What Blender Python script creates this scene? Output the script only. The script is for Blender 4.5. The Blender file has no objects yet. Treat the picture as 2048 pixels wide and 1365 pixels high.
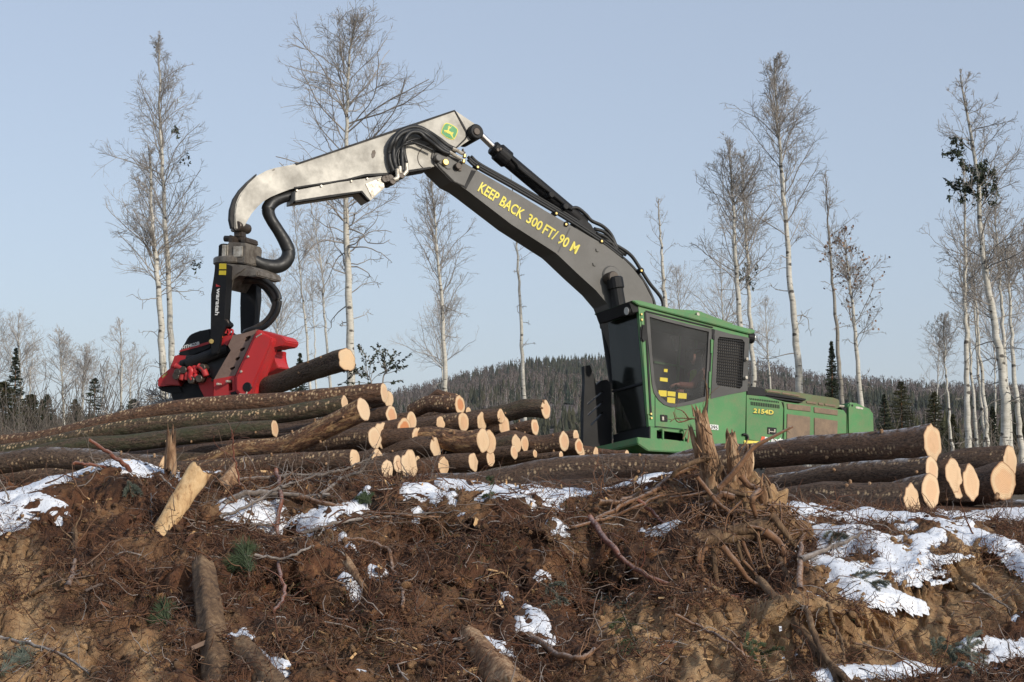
import bpy, bmesh, math, random
import numpy as np
from mathutils import Vector, Matrix
from mathutils.geometry import tessellate_polygon

random.seed(7)
RS = np.random.RandomState(11)
SC = bpy.context.scene
COL = SC.collection

# ------------------------------------------------------------------ camera
FPX = 2048 * 60 / 36.0
PITCH = math.atan(277.5 / FPX)
cam = bpy.data.cameras.new("camera")
cam.lens = 60; cam.sensor_width = 36; cam.clip_end = 9000; cam.clip_start = 0.1
camo = bpy.data.objects.new("camera", cam); COL.objects.link(camo)
camo.location = (0, 0, 0); camo.rotation_euler = (math.pi / 2 + PITCH, 0, 0)
SC.camera = camo

# ------------------------------------------------------------------ sky, sun, exposure
SUN_DIR = Vector((0.66, -0.62, 0.40)).normalized()      # towards the sun: low, behind the camera on the right
SUN_EL = math.asin(SUN_DIR.z); SUN_AZ = math.atan2(SUN_DIR.x, SUN_DIR.y)
w = bpy.data.worlds.new("World"); SC.world = w; w.use_nodes = True
nt = w.node_tree
bg = nt.nodes['Background']
sky = nt.nodes.new('ShaderNodeTexSky'); sky.sky_type = 'NISHITA'; sky.sun_disc = False
sky.sun_elevation = SUN_EL; sky.sun_rotation = SUN_AZ
sky.altitude = 0; sky.air_density = 1.0; sky.dust_density = 1.2; sky.ozone_density = 2.2
hs = nt.nodes.new('ShaderNodeHueSaturation'); hs.inputs['Saturation'].default_value = 0.72; nt.links.new(sky.outputs[0], hs.inputs['Color'])
mxs = nt.nodes.new('ShaderNodeMix'); mxs.data_type = 'RGBA'; mxs.inputs[0].default_value = 0.55; mxs.inputs[7].default_value = (3.15, 3.72, 4.75, 1)   # thin winter veil over the blue
nt.links.new(hs.outputs[0], mxs.inputs[6]); nt.links.new(mxs.outputs[2], bg.inputs[0]); bg.inputs[1].default_value = 0.15
sl = bpy.data.lights.new("sun", 'SUN'); sl.energy = 3.3; sl.angle = math.radians(0.5); sl.color = (1.0, 0.92, 0.80)
so = bpy.data.objects.new("sun", sl); COL.objects.link(so)
so.rotation_euler = (-SUN_DIR).to_track_quat('-Z', 'Y').to_euler()
SC.view_settings.view_transform = 'Standard'; SC.view_settings.look = 'None'
SC.view_settings.gamma = 1; SC.view_settings.use_curve_mapping = False
SC.view_settings.exposure = 0.0
SC.render.engine = 'CYCLES'
SC.cycles.max_bounces = 6; SC.cycles.transparent_max_bounces = 12

# ------------------------------------------------------------------ picking world points from measured directions
CP, SP = math.cos(PITCH), math.sin(PITCH)
def ray(px, py):
    x = (px - 1024) / FPX; y = (682.5 - py) / FPX
    return Vector((x, CP - y * SP, SP + y * CP))
def at(px, py, Y):
    d = ray(px, py); return d * (Y / d.y)
def proj(p):
    f = p[1] * CP + p[2] * SP; u = -p[1] * SP + p[2] * CP
    return 1024 + FPX * p[0] / f, 682.5 - FPX * u / f
class Plane:
    def __init__(s, A, W):
        s.A = Vector(A); s.W = Vector(W).normalized()
    def hit(s, px, py, w=0.0):
        d = ray(px, py); t = (s.A.dot(s.W) + w) / d.dot(s.W); return d * t

# ------------------------------------------------------------------ object helpers
def tag(o, label=None, cat=None, group=None, kind=None):
    if label: o['label'] = label
    if cat: o['category'] = cat
    if group: o['group'] = group
    if kind: o['kind'] = kind
    return o
def thing(name, label, cat, loc, group=None):
    o = bpy.data.objects.new(name, None); COL.objects.link(o); o.location = loc
    o.empty_display_size = 0.2
    return tag(o, label, cat, group)
def wloc(o):
    v = Vector(o.location)
    while o.parent: o = o.parent; v += Vector(o.location)
    return v
def link(name, me, mat, parent=None):
    o = bpy.data.objects.new(name, me); COL.objects.link(o)
    if mat is not None and len(me.materials) == 0: me.materials.append(mat)
    if parent is not None:
        o.parent = parent
        me.transform(Matrix.Translation(-wloc(parent)))
    return o
def root_at(o, loc):
    """give a top-level mesh its origin at loc"""
    o.data.transform(Matrix.Translation(-Vector(loc))); o.location = loc
    return o
def np_mesh(name, V, F, smooth=True):
    """V (n,3), F (m,k) with k = 3 or 4, or a list of such arrays"""
    Fs = F if isinstance(F, list) else [F]
    Fs = [f for f in Fs if len(f)]
    me = bpy.data.meshes.new(name)
    V = np.ascontiguousarray(V, dtype=np.float32)
    me.vertices.add(len(V)); me.vertices.foreach_set('co', V.ravel())
    nl = sum(f.size for f in Fs); npoly = sum(len(f) for f in Fs)
    me.loops.add(nl); me.loops.foreach_set('vertex_index', np.concatenate([f.ravel() for f in Fs]).astype(np.int32))
    tot = np.concatenate([np.full(len(f), f.shape[1], np.int32) for f in Fs])
    st = np.concatenate([[0], np.cumsum(tot)[:-1]]).astype(np.int32)
    me.polygons.add(npoly); me.polygons.foreach_set('loop_start', st)
    try: me.polygons.foreach_set('loop_total', tot)
    except Exception: pass
    me.polygons.foreach_set('use_smooth', np.full(npoly, smooth, dtype=bool))
    me.update(calc_edges=True)
    return me
def set_attr(me, name, vals):
    a = me.attributes.new(name, 'FLOAT', 'POINT'); a.data.foreach_set('value', np.asarray(vals, np.float32))

# batches of thin tubes
class Tubes:
    def __init__(s): s.V = []; s.F = []; s.n = 0; s.A = []; s.T = []
    def add(s, P, R, S=4, val=None, cap=False):
        """P (n,k,3), R (n,k)"""
        P = np.asarray(P, float); R = np.asarray(R, float)
        if P.ndim == 2: P = P[None]; R = R[None]
        n, k, _ = P.shape
        if n == 0: return
        T = np.gradient(P, axis=1); T /= np.linalg.norm(T, axis=2, keepdims=True) + 1e-9
        ref = np.where(np.abs(T[:, :, 2:3]).mean(1, keepdims=True) > 0.8, np.array([[[1., 0, 0]]]), np.array([[[0, 0, 1.]]]))
        N = np.cross(T, np.broadcast_to(ref, T.shape)); N /= np.linalg.norm(N, axis=2, keepdims=True) + 1e-9
        B = np.cross(T, N)
        a = np.arange(S) * 2 * math.pi / S
        ring = P[:, :, None, :] + R[:, :, None, None] * (np.cos(a)[None, None, :, None] * N[:, :, None, :] + np.sin(a)[None, None, :, None] * B[:, :, None, :])
        idx = (np.arange(n * k * S) + s.n).reshape(n, k, S)
        a0 = idx[:, :-1]; a1 = idx[:, 1:]
        q = np.stack([a0, np.roll(a0, -1, 2), np.roll(a1, -1, 2), a1], -1).reshape(-1, 4)
        s.V.append(ring.reshape(-1, 3)); s.F.append(q)
        if cap:
            for e in (0, k - 1):
                c = idx[:, e]
                if S == 4: s.F.append(c if e else c[:, ::-1])
                else:
                    m = s.n + n * k * S
                    s.V.append(P[:, e]); ci = np.arange(n) + m
                    s.T.append(np.stack([c, np.roll(c, -1, 1), np.broadcast_to(ci[:, None], c.shape)], -1).reshape(-1, 3))
                    s.n += n
                    s.A.append(None)
        cnt = n * k * S
        s.n += cnt
        v = np.repeat(np.broadcast_to(0.5 if val is None else val, (n,)).astype(float), k * S)
        s.A.insert(len(s.A) - (2 if (cap and S != 4) else 0), v)
    def mesh(s, name, smooth=True):
        me = np_mesh(name, np.concatenate(s.V), [np.concatenate(s.F)] + ([np.concatenate(s.T)] if s.T else []), smooth)
        return me
    def mesh_attr(s, name, attr, smooth=True):
        me = s.mesh(name, smooth)
        if all(a is not None for a in s.A): set_attr(me, attr, np.concatenate(s.A))
        return me

def smooth_path(pts, k):
    """Catmull-Rom resample to k points"""
    P = np.asarray([tuple(p) for p in pts], float)
    if len(P) == 2: 
        t = np.linspace(0, 1, k)[:, None]; return P[0] * (1 - t) + P[1] * t
    Q = np.vstack([2 * P[0] - P[1], P, 2 * P[-1] - P[-2]])
    ts = np.linspace(0, len(P) - 1 - 1e-6, k); out = []
    for t in ts:
        i = int(t); u = t - i; a, b, c, d = Q[i:i + 4]
        out.append(0.5 * ((2 * b) + (-a + c) * u + (2 * a - 5 * b + 4 * c - d) * u * u + (-a + 3 * b - 3 * c + d) * u ** 3))
    return np.array(out)
def tube_obj(name, pts, r, mat, parent=None, k=None, S=10, cap=True):
    k = k or max(2, (len(pts) - 1) * 6 + 1)
    P = smooth_path(pts, k)
    if np.isscalar(r): R = np.full(k, r)
    else: R = np.interp(np.linspace(0, 1, k), np.linspace(0, 1, len(r)), r)
    T = Tubes(); T.add(P, R, S, cap=cap)
    return link(name, T.mesh(name), mat, parent)

def poly_bm(bm, loops, off, bevel=0.0):
    """prism from 3-D loops [outer, hole, ...]; off = extrusion vector"""
    off = Vector(off)
    if len(loops) == 1 and bevel > 0:
        f = [bm.verts.new(p) for p in loops[0]]; b = [bm.verts.new(Vector(p) + off) for p in loops[0]]
        n = len(f); fs = [bm.faces.new(f), bm.faces.new(b[::-1])]
        for i in range(n): fs.append(bm.faces.new((f[i], b[i], b[(i + 1) % n], f[(i + 1) % n])))
        es = list({e for x in fs for e in x.edges})
        try: bmesh.ops.bevel(bm, geom=es, offset=bevel, segments=2, affect='EDGES', clamp_overlap=True)
        except Exception: pass
        return
    tris = tessellate_polygon([[Vector(p) for p in l] for l in loops])
    flat = [Vector(p) for l in loops for p in l]
    f = [bm.verts.new(p) for p in flat]; b = [bm.verts.new(p + off) for p in flat]
    for t in tris:
        try:
            bm.faces.new([f[i] for i in t]); bm.faces.new([b[i] for i in reversed(t)])
        except ValueError: pass
    k = 0
    for l in loops:
        n = len(l)
        for i in range(n):
            i0, i1 = k + i, k + (i + 1) % n
            try: bm.faces.new((f[i0], f[i1], b[i1], b[i0]))
            except ValueError: pass
        k += n
def bm_link(name, bm, mat, parent=None):
    bmesh.ops.recalc_face_normals(bm, faces=bm.faces)
    me = bpy.data.meshes.new(name); bm.to_mesh(me); bm.free()
    return link(name, me, mat, parent)
def Z(x0, y0, s):
    """read-off from an enlarged crop of the photograph"""
    return lambda pts: [(x0 + x / s, y0 + y / s) for x, y in pts]
def prism(name, mat, plane, px, w0, w1, parent, holes=(), bevel=0.008):
    bm = bmesh.new()
    polys = [px] if isinstance(px[0], tuple) else px        # several outlines -> one mesh
    for p in polys:
        loops = [[plane.hit(x, y, w0) for x, y in p]] + [[plane.hit(x, y, w0) for x, y in h] for h in holes]
        poly_bm(bm, loops, plane.W * (w1 - w0), 0 if holes else bevel)
    return bm_link(name, bm, mat, parent)
def cyl(name, mat, a, b, r, parent, S=16, r2=None, bevel=True):
    a = Vector(a); b = Vector(b); r2 = r if r2 is None else r2
    d = b - a; L = d.length; e = min(0.15 * min(r, r2), 0.02, L * .3)
    fr = [0, 0, e / L, 1 - e / L, 1, 1] ; rr = [1e-4, r - e, r, r2, r2 - e, 1e-4]
    P = np.array([tuple(a + d * t) for t in fr])
    t = d.normalized(); ref = Vector((1, 0, 0)) if abs(t.z) > .8 else Vector((0, 0, 1))
    n = t.cross(ref).normalized(); m = t.cross(n)
    V = []; F = []
    for i in range(6):
        for s in range(S):
            an = s * 2 * math.pi / S; V.append(Vector(P[i]) + (n * math.cos(an) + m * math.sin(an)) * rr[i])
    for i in range(5):
        for s in range(S):
            F.append((i * S + s, i * S + (s + 1) % S, (i + 1) * S + (s + 1) % S, (i + 1) * S + s))
    me = np_mesh(name, np.array([tuple(v) for v in V]), np.array(F), False)
    o = link(name, me, mat, parent); return o
def text_on(name, s, mat, plane, w, p0, p1, ptop, parent, thick=0.004, spacing=1.0, bold=.012):
    """lettering: baseline p0 -> p1, cap height reaching ptop above p0 (all read in picture units on a plane)"""
    cu = bpy.data.curves.new(name, 'FONT'); cu.body = s; cu.extrude = 0.5; cu.resolution_u = 3; cu.offset = bold; cu.space_character = spacing
    to = bpy.data.objects.new(name, cu); COL.objects.link(to)
    bpy.context.view_layer.update()
    dg = bpy.context.evaluated_depsgraph_get()
    me = bpy.data.meshes.new_from_object(to.evaluated_get(dg))
    bpy.data.objects.remove(to)
    co = np.array([v.co[:] for v in me.vertices]); x0, x1 = co[:, 0].min(), co[:, 0].max()
    cap = 0.729 * 1.0
    y1 = co[:, 1].max() if s.isupper() or s.isdigit() else max(co[:, 1].max(), .6)
    A = plane.hit(*p0, w); B = plane.hit(*p1, w); C = plane.hit(*ptop, w)
    ex = B - A; ey = C - A
    for v in me.vertices:
        u = (v.co.x - x0) / (x1 - x0); t = v.co.y / y1
        v.co = A + ex * u + ey * t - plane.W * ((v.co.z + .5) * thick)
    me.materials.clear()
    return link(name, me, mat, parent)

# ------------------------------------------------------------------ materials
def srgb(r, g, b):
    f = lambda c: ((c / 255) / 12.92 if c / 255 <= .04045 else ((c / 255 + .055) / 1.055) ** 2.4)
    return (f(r), f(g), f(b), 1)
class NT:
    def __init__(s, name):
        s.m = bpy.data.materials.new(name); s.m.use_nodes = True; s.t = s.m.node_tree
        s.b = s.t.nodes['Principled BSDF']
    def n(s, typ, **kw):
        nd = s.t.nodes.new(typ)
        for k, v in kw.items(): setattr(nd, k, v)
        return nd
    def l(s, a, b): s.t.links.new(a, b)
    def coord(s, kind='Object'):
        return s.n('ShaderNodeTexCoord').outputs[kind]
    def attr(s, name): return s.n('ShaderNodeAttribute', attribute_name=name).outputs['Fac']
    def noise(s, vec, scale, detail=4, rough=.6, dist=0):
        nd = s.n('ShaderNodeTexNoise'); nd.inputs['Scale'].default_value = scale; nd.inputs['Detail'].default_value = detail
        nd.inputs['Roughness'].default_value = rough; nd.inputs['Distortion'].default_value = dist
        s.l(vec, nd.inputs['Vector']); return nd.outputs['Fac']
    def vor(s, vec, scale, rand=1.0, feature='F1', out='Distance'):
        nd = s.n('ShaderNodeTexVoronoi', feature=feature); nd.inputs['Scale'].default_value = scale
        nd.inputs['Randomness'].default_value = rand; s.l(vec, nd.inputs['Vector']); return nd.outputs[out]
    def ramp(s, fac, stops, interp='LINEAR'):
        r = s.n('ShaderNodeValToRGB'); r.color_ramp.interpolation = interp; e = r.color_ramp.elements
        while len(e) < len(stops): e.new(0.5)
        for i, (p, c) in enumerate(stops):
            e[i].position = p; e[i].color = c if len(c) == 4 else (*c, 1)
        s.l(fac, r.inputs[0]); return r.outputs[0]
    def rng(s, v, a, b, c=0, d=1):
        nd = s.n('ShaderNodeMapRange'); s.l(v, nd.inputs[0])
        for i, x in enumerate((a, b, c, d)): nd.inputs[i + 1].default_value = x
        return nd.outputs[0]
    def mix(s, fac, a, b, blend='MIX'):
        nd = s.n('ShaderNodeMix', data_type='RGBA', blend_type=blend)
        for sock, v in ((nd.inputs[0], fac), (nd.inputs[6], a), (nd.inputs[7], b)):
            if isinstance(v, (int, float)): sock.default_value = v
            elif isinstance(v, tuple): sock.default_value = v if len(v) == 4 else (*v, 1)
            else: s.l(v, sock)
        return nd.outputs[2]
    def math(s, op, a, b=0.0):
        nd = s.n('ShaderNodeMath', operation=op)
        for sock, v in ((nd.inputs[0], a), (nd.inputs[1], b)):
            if isinstance(v, (int, float)): sock.default_value = v
            else: s.l(v, sock)
        return nd.outputs[0]
    def map(s, vec, scale=(1, 1, 1), loc=(0, 0, 0)):
        nd = s.n('ShaderNodeMapping'); nd.inputs['Scale'].default_value = scale; nd.inputs['Location'].default_value = loc
        s.l(vec, nd.inputs['Vector']); return nd.outputs[0]
    def bump(s, h, strength=.5, dist=.02, prev=None):
        nd = s.n('ShaderNodeBump'); nd.inputs['Strength'].default_value = strength; nd.inputs['Distance'].default_value = dist
        s.l(h, nd.inputs['Height'])
        if prev is not None: s.l(prev, nd.inputs['Normal'])
        s.l(nd.outputs[0], s.b.inputs['Normal']); return nd.outputs[0]
    def base(s, v):
        if isinstance(v, tuple): s.b.inputs['Base Color'].default_value = v if len(v) == 4 else (*v, 1)
        else: s.l(v, s.b.inputs['Base Color'])
    def set(s, rough=None, metal=None, **kw):
        if rough is not None:
            if isinstance(rough, (int, float)): s.b.inputs['Roughness'].default_value = rough
            else: s.l(rough, s.b.inputs['Roughness'])
        if metal is not None: s.b.inputs['Metallic'].default_value = metal
        for k, v in kw.items(): s.b.inputs[k].default_value = v
        return s.m
MATS = {}
def painted(name, col, rough=.4, metal=0, dirt=(.16, .12, .08), dirt_amt=.5, lo=.52, hi=.8, scale=3.0, bump=.15):
    """paint with uneven dust, rubbed spots and slight waviness"""
    m = NT(name); c = m.coord()
    n1 = m.noise(c, scale, 6, .65); n2 = m.noise(c, scale * 9, 4, .7); n3 = m.noise(c, 1.3, 2)
    b = m.mix(m.rng(n3, .3, .7), tuple(x * .85 for x in col), tuple(min(1, x * 1.12) for x in col))
    d = m.math('MULTIPLY', m.rng(m.math('ADD', m.math('MULTIPLY', n1, .7), m.math('MULTIPLY', n2, .3)), lo, hi), dirt_amt)
    m.base(m.mix(d, b, dirt))
    m.set(m.rng(n1, .3, .75, rough * .8, min(1, rough * 1.5)), metal)
    m.bump(n2, bump, .004); MATS[name] = m.m; return m.m
GREEN = painted('green_paint', (.052, .205, .058), .45, dirt=(.20, .165, .095), dirt_amt=.62, lo=.44, hi=.72, scale=5)
RED = painted('red_paint', (.50, .020, .024), .5, dirt=(.16, .075, .06), dirt_amt=.55, lo=.42, hi=.72, scale=5)
GREY = painted('boom_grey', (.095, .090, .082), .48, dirt=(.16, .15, .135), dirt_amt=.5, lo=.4, hi=.75, scale=2)
SILVER = painted('stick_grey', (.40, .38, .335), .5, metal=.15, dirt=(.19, .17, .14), dirt_amt=.8, lo=.45, hi=.8, scale=2.4)
WORNG = painted('worn_grey_steel', (.20, .175, .145), .42, metal=.2, dirt=(.06, .045, .032), dirt_amt=.85, lo=.42, hi=.62, scale=9)
BARE = painted('bare_steel', (.62, .58, .50), .38, metal=.35, dirt=(.14, .10, .06), dirt_amt=.8, lo=.42, hi=.62, scale=9)
BLACK = painted('black_paint', (.010, .010, .011), .5, dirt=(.045, .040, .035), dirt_amt=.5, lo=.5, hi=.8); BLACK.node_tree.nodes['Principled BSDF'].inputs['Specular IOR Level'].default_value = .25
DKGREY = painted('window_frame_grey', (.055, .053, .050), .5, dirt=(.10, .09, .08), dirt_amt=.4)
RUBBER = painted('hose_rubber', (.013, .013, .013), .45, dirt=(.06, .055, .045), dirt_amt=.5, scale=12)
GREASY = painted('greasy_steel', (.060, .046, .036), .4, metal=.3, dirt=(.22, .17, .12), dirt_amt=.7, scale=10)
CHROME = painted('chrome', (.75, .75, .76), .18, metal=1, dirt_amt=.1)
YELLOW = painted('yellow_lettering', (.72, .62, .10), .55, dirt=(.2, .18, .1), dirt_amt=.35)
STICKER = painted('yellow_sticker', (.60, .47, .03), .5, dirt=(.25, .2, .1), dirt_amt=.3)
WHITE = painted('white_lettering', (.75, .75, .73), .5, dirt_amt=.2)
ORANGE = painted('orange_mark', (.65, .10, .03), .5, dirt_amt=.1)
DARKTXT = painted('black_lettering', (.02, .02, .02), .5, dirt_amt=.05)
SCREEN = painted('dusty_screen', (.15, .105, .072), .85, dirt=(.30, .215, .145), dirt_amt=.9, lo=.35, hi=.7, scale=7, bump=.6)
DUSTGREEN = painted('dusty_green', (.085, .15, .06), .7, dirt=(.19, .135, .085), dirt_amt=.9, lo=.35, hi=.68, scale=6, bump=.5)
BROWNST = painted('mud_worn_steel', (.24, .16, .125), .6, dirt=(.16, .10, .075), dirt_amt=.8, lo=.4, hi=.7, scale=8)
BRASS = painted('brass_fitting', (.65, .48, .18), .35, metal=.8, dirt_amt=.3)
SKIN = painted('skin', (.50, .25, .19), .55, dirt_amt=.05)
CLOTH = painted('red_brown_shirt', (.33, .14, .11), .9, dirt_amt=.1)
VEST = painted('hi_vis_vest', (.45, .60, .06), .8, dirt_amt=.1)
SEAT = painted('seat_cloth', (.05, .05, .05), .85, dirt_amt=.3)
def glass_mat(name, col, alpha):
    m = NT(name); c = m.coord(); n = m.noise(c, 1.6, 3, .5); n2 = m.noise(c, 4, 2)
    m.base(m.mix(n, tuple(x * .8 for x in col), col))
    f = m.rng(m.math('ADD', m.math('MULTIPLY', n, .7), m.math('MULTIPLY', n2, .3)), .3, .75, alpha - .12, alpha + .12)
    m.l(f, m.b.inputs['Alpha']); m.set(.12, **{'Specular IOR Level': .35}); return m.m
GLASS = glass_mat('dusty_glass', (.090, .088, .082), .36)
INTER = painted('cab_lining', (.085, .083, .078), .8)
DGLASS = glass_mat('dark_glass', (.012, .014, .012), .80)
LENS = painted('lamp_lens', (.55, .55, .52), .12, metal=.4, dirt_amt=.2)
def woodmat(name, stops, scale=(1, 1, 1), frost=False, rough=.85):
    m = NT(name); c = m.coord(); g = m.map(c, scale); n = m.noise(g, 14, 6, .7); n2 = m.noise(c, 55, 4, .7); n3 = m.noise(c, 5, 4)
    col = m.ramp(m.math('ADD', m.math('MULTIPLY', n, .6), m.math('MULTIPLY', n3, .4)), stops)
    if frost:
        geo = m.n('ShaderNodeNewGeometry'); sx = m.n('ShaderNodeSeparateXYZ'); m.l(geo.outputs['Normal'], sx.inputs[0])
        f = m.math('MULTIPLY', m.rng(sx.outputs[2], .25, .8), m.rng(n2, .35, .7)); col = m.mix(m.math('MULTIPLY', f, .5), col, (.48, .47, .47))
    m.base(col); m.bump(n2, .6, .004, m.bump(n, .8, .012)); m.set(rough); return m.m
TORN = woodmat('torn_wood', [(.34, (.045, .024, .014)), (.45, (.17, .088, .042)), (.54, (.33, .20, .11)), (.68, (.56, .42, .27))], (3, 3, .5))
# ------------------------------------------------------------------ noise on arrays
def hash2(ix, iy, seed):
    h = (ix.astype(np.int64) * 374761393 + iy.astype(np.int64) * 668265263 + seed * 1274126177) & 0x7fffffff
    h = ((h ^ (h >> 13)) * 1274126177) & 0x7fffffff
    return ((h ^ (h >> 16)) & 0xffff) / 65535.0
def vnoise(x, y, seed=0):
    ix = np.floor(x); iy = np.floor(y); fx = x - ix; fy = y - iy
    fx = fx * fx * (3 - 2 * fx); fy = fy * fy * (3 - 2 * fy)
    ix = ix.astype(np.int64); iy = iy.astype(np.int64)
    a = hash2(ix, iy, seed); b = hash2(ix + 1, iy, seed); c = hash2(ix, iy + 1, seed); d = hash2(ix + 1, iy + 1, seed)
    return (a * (1 - fx) + b * fx) * (1 - fy) + (c * (1 - fx) + d * fx) * fy
def fbm(x, y, seed=0, o=5, g=.5):
    s = 0; a = 1; t = 0
    for i in range(o):
        s = s + a * (vnoise(x * 2 ** i + i * 17.3, y * 2 ** i - i * 9.1, seed + i) - .5) * 2; t += a; a *= g
    return s / t
def cell(x, y, seed=0):
    ix = np.floor(x).astype(np.int64); iy = np.floor(y).astype(np.int64); best = np.full(x.shape, 9.0)
    for i in (-1, 0, 1):
        for j in (-1, 0, 1):
            cx = ix + i; cy = iy + j
            px = cx + hash2(cx, cy, seed); py = cy + hash2(cx, cy, seed + 5)
            best = np.minimum(best, (px - x) ** 2 + (py - y) ** 2)
    return np.sqrt(best)

# ------------------------------------------------------------------ the bank: bulldozed earth between camera and log deck
# knots: depth Y -> height row, for several bearings; rows of the crest come from where the bank meets the logs
KX = [-700, 0, 130, 240, 330, 420, 600, 800, 900, 1050, 1200, 1300, 1400, 1480, 1560, 1700, 1850, 2048, 2700]
CREST = [1010, 985, 962, 930, 936, 944, 958, 964, 967, 978, 990, 958, 944, 958, 1016, 1026, 1034, 1052, 1080]
KY = [8.6, 9.2, 9.8, 10.4, 11.0, 11.6, 12.2, 12.9, 14.2, 17.0, 24.0]
def bank_rows(kx, c):
    # fraction from bottom (1400) to crest at each depth
    fr = [0.0, .16, .34, .52, .72, .90, 1.0]
    if 1500 <= kx <= 1800: fr = [0.02, .09, .52, .62, .74, .88, 1.0]
    if kx > 1800: fr = [0.0, .08, .16, .66, .78, .90, 1.0]
    rows = [1400 + (c - 1400) * f for f in fr]
    rows[0] = 1440
    far = [min(c + 18, 1018), 1018, 1004, 985] if c < 1000 else [c, c + 4, 1008, 985]
    return rows + far
KR = np.array([bank_rows(k, c) for k, c in zip(KX, CREST)])
def row_at(px, Y):
    px = np.asarray(px, float); Y = np.asarray(Y, float)
    yi = np.clip(np.interp(Y, KY, np.arange(len(KY))), 0, len(KY) - 1.001); j = yi.astype(int); fy = yi - j
    xi = np.clip(np.interp(px, KX, np.arange(len(KX))), 0, len(KX) - 1.001); i = xi.astype(int); fx = xi - i
    fx = fx * fx * (3 - 2 * fx)
    r0 = KR[i, j] * (1 - fx) + KR[i + 1, j] * fx; r1 = KR[i, j + 1] * (1 - fx) + KR[i + 1, j + 1] * fx
    return r0 * (1 - fy) + r1 * fy
def base_h(x, y):
    """broad height of the ground"""
    yy = np.clip(y, 8.6, 24.0)
    px = 1024 + FPX * x / yy
    z = (960 - row_at(px, yy)) / FPX * yy
    zn = (960 - row_at(px, np.full_like(yy, 8.6))) / FPX * 8.6
    near = np.clip((8.6 - y) / 2.5, 0, 1); z = np.where(y < 8.6, zn + (-1.75 - zn) * near * near * (3 - 2 * near), z)
    far = np.clip((y - 15) / 8, 0, 1)
    return z * (1 - far) + (-.32) * far
CLAY = [(0, 1130, 1365, 70), (60, 1100, 1365, 80), (150, 1260, 1365, 70), (300, 1290, 1365, 60), (1270, 1270, 1365, 80), (1400, 1290, 1365, 90),
        (1480, 1040, 1170, 55), (1550, 1240, 1340, 80), (1660, 1210, 1330, 90), (1750, 1190, 1330, 75), (1830, 1130, 1300, 70), (1930, 1100, 1220, 70), (2020, 1150, 1200, 60)]
def clay_mask(px, row, x, y):
    m = np.zeros_like(px)
    for cx, r0, r1, w_ in CLAY:
        dr = np.maximum(0, np.maximum(r0 - row, row - r1)); d = np.sqrt((px - cx) ** 2 + (dr * 1.3) ** 2) / (w_ * (.72 if cx < 400 else 1))
        m = np.maximum(m, 1.25 - d)
    return np.clip(m + fbm(x * 3, y * 3, 31, 4) * .7, 0, 1)
SNOW = [[(-80, 1045, 12), (20, 1022, 11), (90, 985, 11), (160, 952, 9), (240, 936, 9), (330, 940, 8), (440, 950, 5)],
        [(-60, 1045, 7), (20, 1044, 7), (80, 1025, 9), (130, 1024, 6)],
        [(455, 1022, 12), (500, 1028, 13), (555, 1024, 11)], [(610, 1050, 11), (660, 1048, 14), (700, 1035, 12), (735, 1005, 9)],
        [(810, 1000, 6), (850, 1000, 10), (905, 1010, 8)],
        [(880, 978, 8), (920, 976, 16), (965, 988, 18), (1010, 1010, 16), (1060, 1008, 15), (1110, 1002, 18), (1160, 1000, 15), (1185, 1004, 5)],
        [(1000, 974, 7), (1050, 978, 6), (1110, 980, 7), (1150, 990, 7)],
        [(1195, 992, 6), (1240, 980, 8), (1290, 966, 7), (1345, 938, 9)],
        [(1560, 1036, 9), (1600, 1034, 17), (1680, 1040, 13), (1760, 1044, 12), (1850, 1052, 8), (1930, 1078, 9), (2000, 1110, 8), (2060, 1150, 10), (2200, 1230, 12)],
        [(1600, 1058, 10), (1640, 1080, 18), (1700, 1096, 10)], [(1560, 1080, 8), (1590, 1110, 7)], [(1830, 1110, 15), (1862, 1090, 15), (1880, 1082, 6)],
        [(1615, 1128, 10), (1680, 1155, 19), (1730, 1176, 18), (1790, 1190, 13), (1835, 1200, 6)], [(1890, 1060, 6), (1960, 1095, 6)],
        [(1870, 1030, 5), (1920, 1040, 7), (1990, 1030, 9), (2070, 1035, 12)], [(1900, 1045, 5), (1935, 1055, 5)],
        [(1890, 1345, 14), (1960, 1330, 16), (2050, 1310, 26), (2150, 1300, 30)], [(1920, 1290, 10), (1990, 1295, 12), (2060, 1290, 12)],
        [(1620, 1365, 8), (1710, 1352, 14), (1790, 1352, 20), (1870, 1362, 10)], [(2020, 1240, 5), (2060, 1246, 10)],
        [(1050, 1215, 7), (1075, 1240, 15), (1105, 1268, 10)], [(960, 1275, 10), (990, 1290, 15), (1010, 1280, 10)], [(1035, 1245, 5), (1110, 1272, 6)],
        [(470, 1275, 4), (505, 1300, 9), (545, 1330, 8), (575, 1340, 4)], [(490, 1262, 4), (507, 1275, 4)],
        [(690, 1080, 5), (705, 1100, 6)], [(745, 1135, 4), (770, 1142, 5)], [(690, 1165, 4), (712, 1185, 4)], [(1100, 1075, 8), (1125, 1085, 5)], [(1280, 1060, 5), (1350, 1066, 6)],
        [(1080, 1150, 3), (1095, 1152, 3)], [(800, 1080, 3), (815, 1082, 3)], [(1480, 960, 5), (1470, 985, 4)]]
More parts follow.
